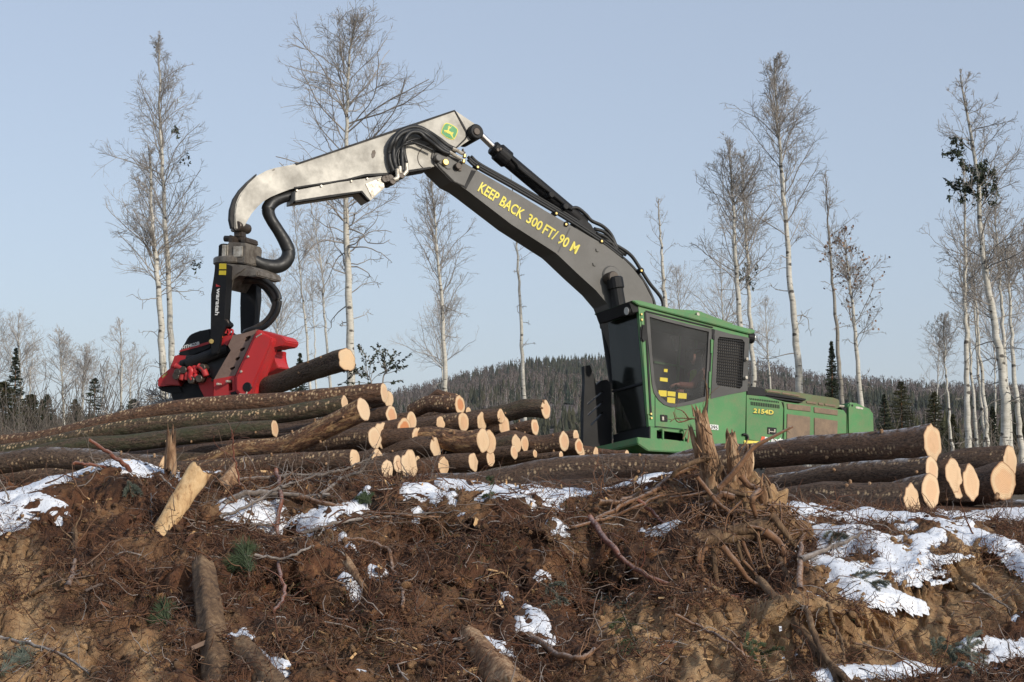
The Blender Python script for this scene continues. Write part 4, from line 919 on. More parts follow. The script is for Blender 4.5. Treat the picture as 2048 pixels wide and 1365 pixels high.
def log_geom(E, T, r0, r1, seed, irr=.06, segs=26, flare=.0):
    E = np.array(E); T = np.array(T); L_ = np.linalg.norm(T - E); d = (T - E) / L_
    k = max(4, int(L_ / .09)); s = np.linspace(0, 1, k)
    up = np.array([0, 0, 1.]) - d * d[2]; up /= np.linalg.norm(up); sid = np.cross(d, up)      # sid towards the viewer for logs running left
    if sid[1] > 0: sid = -sid
    a = np.linspace(0, 2 * math.pi, segs, endpoint=False)
    S_, A_2 = np.meshgrid(s * L_, a, indexing='ij')
    rs = (r0 + (r1 - r0) * s)[:, None] * (1 + .0 * A_2)
    cx, cy = np.cos(a), np.sin(a)
    nz = fbm(S_ * .9 + seed * 7.7 + cx[None] * 1.0, cy[None] * 1.0 + S_ * .15 + seed * 3.1, seed, 3) * .08
    nf = fbm(S_ * 7 + cx[None] * 3, cy[None] * 3 + seed, seed + 9, 4) * .075
    ir = fbm(cx[None] * 1.7 + seed * 5.3 + S_ * 0, cy[None] * 1.7 + S_ * 0, seed + 3, 3) * irr * 2.4 * np.exp(-S_ / .5)
    rr = rs * (1 + nz + nf + ir) + flare * np.exp(-S_ / .25)
    bend = (fbm(s * 2.2 + seed, s * 0 + seed, seed + 1, 2) * np.sin(s * math.pi))[:, None] * .15
    C_ = E[None] + d[None] * (s * L_)[:, None] + up[None] * bend
    P = C_[:, None] + rr[..., None] * (np.cos(a)[None, :, None] * up + np.sin(a)[None, :, None] * sid)
    return P, S_, a, d, k, L_
def make_log(name, label, E, T, r, seed, cat='log', group=None, taper=.78, heart=0, band=None, tone=.3, moss=0, frost=0, bare=0, irr=.06, spread=.28, both=True, segs=26, flare=0, endcol=None):
    E = Vector(E); T = Vector(T)
    P, S_, a, d, k, L_ = log_geom(E, T, r, r * taper, seed, irr, segs, flare)
    root = thing(name, label, cat, E.lerp(T, .5) - Vector((0, 0, r)), group)
    n = segs; V = P.reshape(-1, 3); idx = np.arange(k * n).reshape(k, n)
    q = np.stack([idx[:-1], np.roll(idx[:-1], -1, 1), np.roll(idx[1:], -1, 1), idx[1:]], -1).reshape(-1, 4)
    me = np_mesh('bark', V, q)
    uvl = me.uv_layers.new(name='UVMap'); li = q.ravel()
    vv = np.tile(a[None], (k, 1)).ravel() * r; uu = S_.ravel() + seed * 3.7
    uv_ = np.stack([uu[li], vv[li]], -1).reshape(-1, 4, 2); seam = (uv_[..., 1].max(1) - uv_[..., 1].min(1)) > math.pi * r
    for j in range(4): 
        m_ = seam & (uv_[:, j, 1] < math.pi * r); uv_[m_, j, 1] += 2 * math.pi * r
    uvl.data.foreach_set('uv', uv_.ravel().astype(np.float32))
    A2 = np.tile(a[None], (k, 1))
    def band_at(c, wd): return np.exp(-((np.angle(np.exp(1j * (A2 - c)))) / wd) ** 2)
    bnd = np.zeros((k, n))
    for c_ in (band or []): bnd = np.maximum(bnd, band_at(c_ + .25 * np.sin(S_ * 1.1 + seed), spread))
    set_attr(me, 'band', np.clip(bnd * 2.0, 0, 1).ravel()); set_attr(me, 'tone', np.full(k * n, tone)); set_attr(me, 'moss', np.full(k * n, moss))
    set_attr(me, 'frost', np.clip(band_at(0, .5) * frost, 0, 1).ravel()); set_attr(me, 'bare', np.full(k * n, bare))
    link('bark', me, BARK, root)
    rs2 = np.random.RandomState(seed * 3 + 1); St = Tubes()
    for _ in range(3):
        i = int(rs2.uniform(.03, .4) * k); j = int(rs2.uniform(.5, n * .5)) % n; c0_ = P[i].mean(0); o_ = P[i, j] - c0_; o_ /= np.linalg.norm(o_); l_ = rs2.uniform(.012, .035)
        stp = np.array([P[i, j] - o_ * .03, P[i, j] + (o_ - d * .5) * l_ * .6, P[i, j] + (o_ - d * .5) * l_]); b_ = Tubes(); b_.add(stp, [r * .14, r * .12, r * .10], 7, cap=True); link('branch_stub', b_.mesh('branch_stub'), TORN, root)
    for e, nm in ((0, 1), (k - 1, 1)) if both else ((0, 1),):
        ring = P[e]; c_ = ring.mean(0); dd_ = -d if e == 0 else d
        Vs = [ring]; rads = [np.ones(n)]
        for f in (.8, .55, .3, .1):
            Vs.append(c_ + (ring - c_) * f + dd_ * .006); rads.append(np.full(n, f))
        Vs = np.concatenate(Vs); rads = np.concatenate(rads); i2 = np.arange(5 * n).reshape(5, n)
        q2 = np.stack([i2[:-1], np.roll(i2[:-1], -1, 1), np.roll(i2[1:], -1, 1), i2[1:]], -1).reshape(-1, 4)
        Vs = np.vstack([Vs, c_ + dd_ * .006]); rads = np.append(rads, 0)
        t2 = np.stack([i2[4], np.roll(i2[4], -1), np.full(n, 5 * n)], -1)
        # saw kerf leans a little: fresh faces are never square
        rs_ = np.random.RandomState(seed + e); tilt = rs_.normal(0, .08, 2); rel = Vs - c_; up_ = np.array([0, 0, 1.]); sd_ = np.cross(d, up_)
        if e == 0: Vs = Vs + 0 * rel
        mm = np_mesh('cut_end', Vs, [q2, t2]); set_attr(mm, 'rad', rads); set_attr(mm, 'heart', np.full(len(Vs), float(heart if e == 0 else .2)))
        link('cut_end', mm, CUT, root)
    return root
def tail_point(E, px, py, ang):
    c_, s_ = math.cos(ang), math.sin(ang); d = ray(px, py); k_ = d.x / d.y
    t = (E.x - k_ * E.y) / (c_ + k_ * s_); return at(px, py, E.y + s_ * t)
R30 = math.radians(30); SEED = [100]
def LOG(label, px, py, sh, Y, tail=None, ang=30, **kw):
    E = at(px, py, Y); r = sh * Y / FPX
    if tail is None: tail = (px - 560, py + 62)
    kw.setdefault('heart', random.choice((.12, .2, .3, .38))); T = tail_point(E, tail[0], tail[1], math.radians(ang)); SEED[0] += 1
    return make_log('log', label, E, T, r, SEED[0], **kw)
GL = 'cut logs in the long pile'; GR = 'large logs at the right of the deck'
LOG('long toothmarked log lying along the top of the left pile, reaching the frame edge', 768, 786, 20, 18.6, (-90, 892), 17, band=[.75], tone=.7, group=GL, taper=.95, spread=.42)
LOG('mossy toothmarked log second from the top at the far left', 690, 809, 18, 18.3, (-90, 918), 17, band=[1.0], tone=.25, moss=.8, group=GL, taper=.95, spread=.36)
LOG('mossy log whose pale tip pokes up in the middle of the left pile', 549, 858, 18, 18.0, (-90, 932), 16, moss=.9, tone=.1, group=GL, taper=.95)
LOG('reddish half-peeled log slanting across the left pile from its white butt', 727, 818, 22, 17.3, (340, 948), 24, bare=1, tone=1, group=GL, band=[.9], taper=.85, spread=.3, flare=.015)
LOG('dark log at the bottom left above the snow with frost on its back', 330, 935, 22, 16.9, (-120, 932), 20, tone=.1, band=[1.9], frost=.4, group=GL, taper=1)
LOG('log tucked under the tip of the topmost left log', 778, 800, 17, 19.3, None, group=GL)
LOG('red-hearted log below the topmost left log', 783, 830, 19, 18.7, (300, 902), heart=.8, tone=.4, group=GL)
LOG('log with a double-lobed pale end left of the big red-hearted one, behind', 763, 872, 28, 18.15, (330, 930), group=GL, irr=.1)
LOG('toothmarked log with a plain tan end in the left centre of the pile', 750, 877, 22, 17.75, (260, 958), band=[1.3], tone=.35, group=GL)
LOG('small split end half hidden under the double-lobed log', 766, 896, 17, 18.4, None, group=GL, irr=.1)
LOG('log with orange ring behind the big red-hearted end', 823, 843, 19, 18.8, None, heart=.4, group=GL)
LOG('big log end with a wide red heart in the left centre of the pile', 810, 859, 24, 18.2, None, heart=1, tone=.5, group=GL)
LOG('pale cracked log end just right of and below the wide red heart', 836, 876, 22, 18.0, None, group=GL, tone=.5)
LOG('log end lying lowest at the left under broken branches', 709, 918, 20, 17.0, (-90, 968), ang=24, group=GL, taper=.95, band=[.8])
LOG('log with a rounded yellow end between the branches and the pile', 755, 917, 19, 17.3, None, group=GL)
LOG('lowest pale log end standing upright near the snow', 775, 940, 20, 16.9, (300, 985), group=GL)
LOG('small round end left of the tallest end in the bottom row', 797, 929, 18, 17.15, None, group=GL)
LOG('tallest end in the bottom row, long narrow and pale', 818, 928, 28, 17.3, None, group=GL, irr=.1)
LOG('dark log showing a sliver of end beside the tallest bottom one', 836, 921, 9, 17.8, None, group=GL)
LOG('white irregular end leaning left in the middle of the pile', 881, 849, 16, 19.1, None, group=GL, irr=.16)
LOG('toothmarked log with a small red heart on the ridge of the pile', 920, 810, 19, 19.6, (822, 823), heart=1, band=[.5, 1.3], tone=.7, group=GL)
LOG('thin log peeping over the small red-hearted ridge log', 914, 797, 9, 20.2, (838, 806), tone=.7, group=GL)
LOG('log crest showing only as a cap right of the ridge log', 937, 825, 10, 20.4, None, group=GL)
LOG('speckled log whose end hangs below the ridge log', 927, 845, 20, 19.2, None, band=[1.2], heart=.35, tone=.4, group=GL)
LOG('smooth pointed end left of the paired ends on the upper right', 964, 843, 19, 19.4, None, group=GL, irr=.1, tone=.4)
LOG('upper of the paired ends on the upper right of the pile', 1002, 833, 15, 19.4, (700, 872), heart=.2, group=GL)
LOG('lower of the paired ends on the upper right of the pile', 1008, 852, 21, 19.5, None, group=GL)
LOG('grey-backed topmost right log of the pile with an orange-ringed end', 1091, 819, 19, 20.0, (905, 838), heart=.45, moss=.5, tone=.1, group=GL)
LOG('log with an orange split end right below the grey-backed one', 1070, 854, 16, 19.8, (880, 872), heart=.6, tone=.5, group=GL)
LOG('log with a clean oval end alone in the middle of the bark', 871, 895, 20, 17.8, (620, 930), group=GL, tone=.35)
LOG('narrow pale end left of the log with torn wood', 914, 882, 21, 17.9, (640, 905), group=GL, tone=.5)
LOG('little narrow end hanging under the one left of the torn log', 921, 912, 14, 18.1, None, group=GL)
LOG('log with torn wood along its back in the centre of the pile', 966, 881, 25, 17.7, (770, 902), group=GL, tone=.8, bare=.9)
LOG('tall pale end pressed behind the torn centre log', 979, 884, 25, 18.0, None, group=GL)
LOG('small end beneath the torn centre log', 981, 917, 16, 18.0, None, group=GL, tone=.5)
LOG('square-topped whitest end low in the middle of the pile', 946, 925, 19, 17.5, None, group=GL, irr=.1)
LOG('half-buried wide end with a flat bottom behind the long front log', 887, 934, 20, 17.4, None, group=GL, tone=.6)
LOG('narrow upright end right of the centre, leaning on another', 1033, 888, 18, 18.6, None, group=GL, moss=.5)
LOG('low end with an orange tinge in front of the narrow upright one', 1028, 905, 14, 18.3, None, heart=.5, group=GL)
LOG('tilted pale wedge-shaped end right of the centre', 1049, 889, 15, 18.9, None, group=GL, irr=.16)
LOG('cap of a small end just above the long front log', 1070, 908, 8, 18.6, None, group=GL)
LOG('orange-stained end of a log in the thin right part of the pile', 1128, 883, 21, 18.9, (870, 900), heart=.5, band=[2.0], tone=.4, group=GL)
LOG('tiny end peeping over the long front log', 1122, 911, 8, 18.6, None, group=GL)
LOG('pointed cap behind the rose-hearted end near the machine', 1152, 872, 12, 19.9, None, group=GL)
LOG('rose-hearted end nearest the black slotted guard', 1158, 894, 17, 19.2, None, heart=.9, group=GL, tone=.5)
LOG('end pressed behind the rose-hearted one', 1163, 904, 13, 19.4, None, group=GL)
LOG('short speckled log lying before the slotted guard', 1192, 907, 12, 19.6, (1020, 915), band=[1.0], tone=.5, group=GL)
LOG('slim reddish log below the front corner of the machine', 1254, 909, 9, 19.8, (1040, 920), tone=.9, group=GL)
LOG('long front log running from the pile to behind the torn stump', 1500, 918, 27, 15.1, (840, 968), 27, band=[1.6], tone=.25, group=GL, frost=.35, taper=.8, spread=.22)
LOG('dark log in the shadow under the long front log', 1420, 962, 22, 15.9, (860, 988), 27, tone=.2, group=GL)
LOG('dark log buried under the left pile', 640, 930, 20, 18.6, (-90, 950), 18, tone=.1, moss=.4, group=GL, taper=.95)
LOG('dark log deep inside the pile behind the bottom row', 900, 915, 20, 18.7, (350, 960), tone=.1, group=GL)
LOG('uppermost large log with a pointed fluted end', 1865, 884, 34, 15.3, (1330, 934), 43, band=[1.75], tone=.5, frost=.7, group=GR, spread=.17, irr=.13, taper=.7)
LOG('large log directly under the pointed fluted one, snow on its back', 1864, 940, 26, 15.05, (1400, 985), 43, band=[.9], frost=.9, tone=.2, group=GR, taper=.72, spread=.14)
LOG('large log with a tall finely ringed end, second from the bottom', 1862, 981, 36, 14.7, (1420, 1010), 43, tone=.2, band=[1.2, .5], frost=.5, group=GR, taper=.72, spread=.14)
LOG('lowest large log with a slightly crooked end lying on the snow', 1824, 1000, 30, 14.2, (1400, 1020), 43, tone=.2, band=[1.4], group=GR, spread=.15, taper=.75, irr=.12)
LOG('wide fluted end in the middle of the right logs', 1908, 949, 32, 15.35, None, 43, group=GR, irr=.13, tone=.3)
LOG('end half hidden below the wide fluted one', 1917, 976, 25, 15.5, None, 43, group=GR, irr=.1)
LOG('narrow tall end touching the wide fluted one on its right', 1943, 966, 35, 15.6, None, 43, group=GR, irr=.1, tone=.3)
LOG('roundest large end showing a pale square heart at the far right', 2007, 965, 38, 16.6, (1700, 985), 56, group=GR, irr=.05, tone=.4)
LOG('long log with a tall white end above the roundest one', 2020, 925, 31, 17.4, (1540, 955), 43, group=GR, irr=.1, tone=.3, band=[1.2], spread=.16)
LOG('log showing only a pale half-moon behind the snowy one', 1782, 948, 12, 17.2, None, 43, group=GR)
LOG('large log running out of the frame beyond the roundest end', 2230, 950, 36, 17.0, (1900, 972), 43, group=GR, tone=.5, frost=.4)
LOG('frosted grey log lying low and running out of the frame at the right', 2250, 1000, 22, 17.6, (1845, 1004), 43, group=GR, tone=.1, frost=1.3)
# the stem held by the head
E_ = at(694, 719, 22.6); T_ = HP.hit(470, 785, .30)
make_log('held_log', 'bark-covered log gripped by the red head, its fresh pale end in the air', E_, T_, 21 * 22.6 / FPX, 77, cat='log', tone=.15, moss=.25, taper=.98, irr=.1, flare=.01)
# ================================================================== wood on the bank: traced pieces
ROOT = woodmat('root_skin', [(.3, (.05, .024, .012)), (.5, (.17, .082, .038)), (.7, (.30, .17, .09))], (1, 1, 1), True)
REDROOT = woodmat('red_root', [(.3, (.07, .022, .012)), (.5, (.17, .055, .03)), (.7, (.27, .11, .06))], (1, 1, 1), True)
GREYB = woodmat('frosted_branch', [(.3, (.06, .045, .035)), (.5, (.17, .135, .11)), (.7, (.34, .30, .27))], (1, 1, 1), True)
PEELED = woodmat('peeled_wood', [(.36, (.20, .10, .045)), (.46, (.52, .33, .16)), (.66, (.72, .52, .29))], (2, 2, .6))
MUDWOOD = woodmat('muddy_wood', [(.36, (.04, .022, .012)), (.5, (.13, .075, .038)), (.64, (.27, .175, .095))], (2.5, 2.5, .7))
def depth_path(pts, lift, Y0=None, slope=None):
    out = []; last = Y0
    for i, (x, y) in enumerate(pts):
        g = ghit(x, y)
        if Y0 is not None:
            Yd = Y0 + (slope or 0) * i
            if g is not None and Yd > g - .02: Yd = g - .02
        else:
            Yd = (g - lift) if g is not None else (last if last is not None else 11.9)
        last = Yd; out.append(at(x, y, Yd))
    return out
BRN = [0]
def wobble(P, a, seed):
    rs_ = np.random.RandomState(seed); n = len(P); w_ = rs_.normal(0, a, (n, 3)); w_[0] = 0
    return P + w_
def branch_tubes(Tb, P, r0, r1, seed, twigs=0, S=7, tl=.25, tr=.35):
    k = len(P); R = np.linspace(r0, r1, k) * (1 + .05 * np.random.RandomState(seed).normal(0, 1, k).clip(-1.5, 1.5)); Tb.add(P, R, S, cap=True)
    rs_ = np.random.RandomState(seed + 5)
    for _ in range(twigs):
        t = rs_.uniform(.15, .97); i = min(k - 2, int(t * (k - 1))); b = P[i]; d = P[i + 1] - P[i]; d /= np.linalg.norm(d) + 1e-9
        v = d * .6 + rs_.normal(0, .55, 3) * np.array([1, .5, 1]) + np.array([0, -.1, .15]); v /= np.linalg.norm(v); l = tl * rs_.uniform(.3, 1)
        pts = [b]; 
        for j in range(6): v = v + rs_.normal(0, .22, 3); v /= np.linalg.norm(v); pts.append(pts[-1] + v * l / 6)
        Tb.add(smooth_path(pts, 9), np.linspace(max(.0022, r1 * tr), .0012, 9), 5, cap=True)
def BR(name, label, cat, pts, r0, r1, mat, lift=.05, Y0=None, slope=None, twigs=0, group=None, tl=.3, wob=.004):
    BRN[0] += 1; P = smooth_path(depth_path(pts, lift, Y0, slope), (len(pts) - 1) * 6 + 1); P = wobble(P, wob, BRN[0])
    T = Tubes(); branch_tubes(T, P, r0, r1, BRN[0], twigs, tl=tl)
    o = link(name, T.mesh(name), mat); root_at(o, Vector(P[0])); return tag(o, label, cat, group)
GB = 'broken branches strewn on the bank'
# large pieces
def chunk(name, label, cat, a, b, ra, rb, Ya, Yb, mat, seed, segs=22, flat=1.0, parent=None, jag=.25):
    """a split or broken stem piece with ragged ends"""
    A = np.array(at(*a, Ya)); B = np.array(at(*b, Yb)); L_ = np.linalg.norm(B - A); d = (B - A) / L_; k = max(14, int(L_ / .02)); s = np.linspace(0, 1, k)
    up = np.cross(d, [0, 1, 0]); up /= np.linalg.norm(up); sd_ = np.cross(d, up); an = np.linspace(0, 2 * math.pi, segs, endpoint=False)
    S_, AA = np.meshgrid(s * L_, an, indexing='ij'); cx, cy = np.cos(AA), np.sin(AA)
    g = fbm(cx * 3 + seed, cy * 3 + S_ * .4 + seed, seed, 4) * .30 + fbm(S_ * 11 + cx * 2, cy * 7, seed + 4, 3) * .14
    R = (ra + (rb - ra) * s)[:, None] * (1 + g); R = R * np.where(s < .02, .9, 1)[:, None]
    slide = fbm(cx * 2.6 + seed * 2, cy * 2.6, seed + 8, 3) * jag
    sl2 = slide * (np.clip((s - .8) / .2, 0, 1)[:, None] + np.clip((.08 - s) / .08, 0, 1)[:, None] * .5)
    P = A + d * (S_ + sl2)[..., None] + R[..., None] * (cx[..., None] * up + (cy * flat)[..., None] * sd_)
    idx = np.arange(k * segs).reshape(k, segs); q = np.stack([idx[:-1], np.roll(idx[:-1], -1, 1), np.roll(idx[1:], -1, 1), idx[1:]], -1).reshape(-1, 4)
    V = P.reshape(-1, 3); t = []
    for e in (0, k - 1):
        c = P[e].mean(0) - (d if e else -d) * .03; V = np.vstack([V, c]); ci = len(V) - 1; t.append(np.stack([idx[e], np.roll(idx[e], -1), np.full(segs, ci)], -1))
    o = link(name, np_mesh(name, V, [q, np.vstack(t)]), mat, parent)
    if parent is None: root_at(o, A); tag(o, label, cat)
    return o
chunk('split_log_piece', 'peeled yellow length of split stem standing askew on the soil at the left', 'split wood', (318, 1072), (398, 945), .058, .076, 10.9, 11.15, PEELED, 3, flat=.8, jag=.06)
chunk('broken_stub', 'upright snapped stub poking out beside the snow at the left', 'stub', (342, 945), (343, 880), .045, .034, 12.0, 12.0, TORN, 5)
chunk('buried_trunk', 'mud-caked trunk leaning down the bank under the peeled piece', 'trunk', (405, 1130), (445, 1420), .066, .088, 10.35, 9.0, MUDWOOD, 7)
chunk('buried_trunk', 'shorter muddy trunk sloping right beside the leaning one at the bottom edge', 'trunk', (475, 1290), (560, 1400), .066, .09, 9.55, 8.9, MUDWOOD, 8)
chunk('torn_log', 'stem torn open along one side at the bottom centre edge', 'trunk', (935, 1270), (1035, 1400), .06, .12, 9.75, 9.0, TORN, 9)
chunk('root_plate_log', 'muddy horizontal root log jutting left below the torn stump', 'trunk', (1372, 1088), (1540, 1056), .052, .066, 10.95, 11.0, MUDWOOD, 12, jag=.1)
chunk('broken_slab', 'reddish broken slab of wood behind the peeled piece', 'broken wood', (440, 985), (470, 945), .07, .05, 11.6, 11.8, TORN, 13)
chunk('wood_splinter', 'curved yellow splinter lying at the bottom centre', 'splinter', (895, 1352), (950, 1343), .018, .024, 9.25, 9.3, PEELED, 14, flat=.5)
chunk('wood_splinter', 'orange splintered shard on the slope left of the centre', 'splinter', (692, 1120), (722, 1165), .03, .02, 10.4, 10.2, TORN, 15, flat=.5)
chunk('leaning_pole', 'long brown pole leaning down the clay bank to the bottom right', 'pole', (1520, 1160), (1690, 1370), .022, .034, 10.3, 9.1, MUDWOOD, 16)
# the uprooted stump
ST = thing('torn_stump', 'uprooted stump with jagged splintered wood and a fan of muddy roots', 'stump', at(1470, 1010, 11.6))
zs_ = Z(1340, 760, 2.9676)
def spike(pts, r, seed, Y0=11.5):
    pts = zs_(pts); a, b = pts[0], pts[-1]
    chunk('splintered_trunk', None, None, a, b, r, r * .52, Y0, Y0 - .03, TORN, seed, jag=.10, parent=ST)
spike([(265, 700), (180, 215)], .085, 21); spike([(235, 480), (168, 225)], .045, 22, 11.45); spike([(400, 650), (362, 320)], .056, 23, 11.45); spike([(440, 640), (468, 395)], .052, 24, 11.5)
spike([(180, 500), (120, 280)], .026, 25, 11.5); spike([(570, 790), (555, 620)], .035, 26, 11.3); spike([(330, 640), (222, 380)], .045, 27, 11.55); spike([(180, 240), (150, 175)], .03, 28, 11.48)
spike([(440, 660), (420, 520)], .06, 29, 11.5); spike([(640, 860), (600, 740)], .04, 30, 11.25)
RT = [([(188, 230), (197, 120), (205, 20)], .016, .006, 11.46), ([(130, 230), (60, 225), (0, 195)], .008, .003, 11.4), ([(110, 230), (60, 180), (30, 160)], .006, .003, 11.4), ([(150, 232), (60, 225), (0, 250)], .006, .003, 11.4),
      ([(290, 650), (400, 500), (500, 410), (600, 350), (725, 265)], .030, .010, 11.2), ([(160, 580), (230, 680), (300, 740), (370, 790)], .022, .016, 11.1), ([(0, 590), (60, 540), (150, 500), (240, 470)], .018, .024, 11.4),
      ([(0, 700), (120, 685), (230, 672)], .010, .014, 11.35), ([(540, 655), (500, 740), (495, 820)], .034, .018, 11.0), ([(320, 650), (400, 670), (470, 680)], .025, .02, 11.2), ([(420, 570), (470, 620), (530, 640)], .03, .02, 11.2),
      ([(430, 715), (380, 790), (340, 850), (335, 900)], .010, .006, 10.95), ([(340, 640), (300, 570), (310, 500)], .02, .02, 11.3), ([(120, 780), (200, 750), (240, 740)], .016, .02, 11.15),
      ([(310, 990), (400, 1100), (500, 1190), (640, 1270), (820, 1355)], .028, .008, 10.6), ([(400, 960), (440, 1060), (520, 1180), (600, 1290)], .022, .010, 10.7), ([(430, 960), (480, 1080), (540, 1200)], .018, .008, 10.7),
      ([(430, 1070), (500, 1180), (640, 1330)], .014, .008, 10.65), ([(260, 1000), (265, 1120), (270, 1230)], .028, .020, 10.75), ([(170, 1000), (175, 1100), (170, 1220)], .03, .02, 10.8), ([(215, 990), (210, 1100), (205, 1180)], .022, .014, 10.8),
      ([(90, 1000), (180, 1040), (260, 1060)], .016, .010, 10.8), ([(520, 900), (540, 1000), (540, 1090)], .014, .008, 10.75), ([(560, 900), (640, 960), (700, 1080), (760, 1280)], .040, .014, 10.8), ([(600, 800), (700, 900), (760, 1000)], .036, .014, 10.95),
      ([(620, 1130), (625, 1200), (620, 1260)], .009, .006, 10.6), ([(630, 1140), (660, 1220), (690, 1300)], .010, .006, 10.6), ([(520, 1120), (570, 1095), (560, 1040)], .010, .006, 10.6), ([(540, 1060), (640, 1180), (720, 1290)], .012, .006, 10.6),
      ([(680, 1050), (720, 1150), (760, 1290)], .012, .008, 10.55), ([(435, 830), (520, 930), (580, 1040), (640, 1080)], .006, .003, 10.6), ([(460, 870), (560, 880), (640, 940)], .016, .008, 10.9), ([(380, 700), (300, 690), (240, 760)], .03, .03, 11.1),
      ([(600, 700), (590, 650), (575, 600)], .02, .008, 11.1), ([(540, 650), (545, 600), (550, 560)], .014, .006, 11.1), ([(740, 1190), (800, 1230), (820, 1290)], .016, .008, 10.4), ([(350, 900), (430, 880), (540, 860)], .05, .04, 10.95)]
rr_ = np.random.RandomState(5)
for i, (pts, r0, r1, Yr) in enumerate(RT):
    r0 *= .78; r1 *= .8
    P = [at(x, y, Yr - .05 * j / len(pts)) for j, (x, y) in enumerate(zs_(pts))]; P = list(wobble(np.array([tuple(q) for q in P]), .012, i)); k = (len(P) - 1) * 7 + 1; P = smooth_path(P, k)
    T = Tubes(); branch_tubes(T, P, r0, r1, 300 + i, 3 if r0 > .012 else 1, tl=.2); link('root', T.mesh('root'), ROOT if i % 3 else MUDWOOD, ST)
# hanging rootlets and crust of soil held in the root plate
V = []; T = Tubes()
for _ in range(950):
    x = rr_.uniform(1370, 1600); y = rr_.uniform(1000, 1240); Yd = 11.15 - (y - 1000) * .0022; p = np.array(at(x, y, Yd)); v = rr_.normal(0, 1, 3) * [1, .5, .6] + [0, -.2, -.8]; v /= np.linalg.norm(v)
    l = rr_.uniform(.06, .40); pts = [p]
    for j in range(5): v = v + rr_.normal(0, .3, 3); v /= np.linalg.norm(v); pts.append(pts[-1] + v * l / 5)
    T.add(smooth_path(pts, 8), np.linspace(rr_.uniform(.002, .008), .001, 8), 4)
tag(link('rootlets', T.mesh('rootlets'), ROOT, ST), kind='stuff')
X2, Y2, F2 = grid(np.linspace(-1, 1, 130), np.linspace(-1, 1, 110))
# the root plate body: a lumpy mound of earth and roots
th, ph = np.meshgrid(np.linspace(0, 2 * math.pi, 150), np.linspace(0, math.pi, 90)); sx_, sy_, sz_ = np.sin(ph) * np.cos(th), np.sin(ph) * np.sin(th), np.cos(ph)
rad_ = 1 + fbm(sx_ * 2.2 + 9, sz_ * 2.2 + sy_, 61, 4) * .35 + fbm(sx_ * 7, sz_ * 7 + sy_ * 3, 62, 4) * .16 + (.5 - cell(sx_ * 9, sz_ * 9 + sy_ * 2, 63)) * .10
c_ = np.array(at(1490, 1085, 11.5)); PV = c_ + np.stack([sx_ * .40, sy_ * .36, sz_ * .38], -1) * rad_[..., None]; n_, m_ = th.shape; i_ = np.arange(n_ * m_).reshape(n_, m_)
me = np_mesh('root_plate', PV.reshape(-1, 3), np.stack([i_[:-1, :-1], i_[:-1, 1:], i_[1:, 1:], i_[1:, :-1]], -1).reshape(-1, 4)); set_attr(me, 'clay', np.clip(.55 + fbm(sx_ * 2, sz_ * 2, 66, 3), 0, 1).ravel())
link('root_plate', me, SOILM, ST)
T = Tubes()      # long splinters standing off the broken wood
for (x0, y0, x1, y1, n_s) in ((1425, 960, 1400, 835, 46), (1415, 900, 1396, 830, 26), (1475, 960, 1462, 870, 30), (1490, 960, 1497, 895, 26), (1400, 920, 1382, 860, 14), (1530, 1000, 1527, 965, 14)):
    for _ in range(n_s // 3):
        t = rr_.rand(); p = np.array(at(x0 + (x1 - x0) * t + rr_.normal(0, 9), y0 + (y1 - y0) * t, 11.36 + rr_.normal(0, .03))); q = np.array(at(x0 + (x1 - x0) * (t + .3) + rr_.normal(0, 10), y0 + (y1 - y0) * (t + .3) - rr_.uniform(5, 40), 11.36)); q = p + (q - p) * min(1, .085 / (np.linalg.norm(q - p) + 1e-6))
        T.add(np.stack([p, (p + q) / 2 + rr_.normal(0, .004, 3), q]), np.array([.005, .004, .0008]) * rr_.uniform(.6, 1.5), 4)
tag(link('splinters', T.mesh('splinters', False), TORN, ST), kind='stuff')

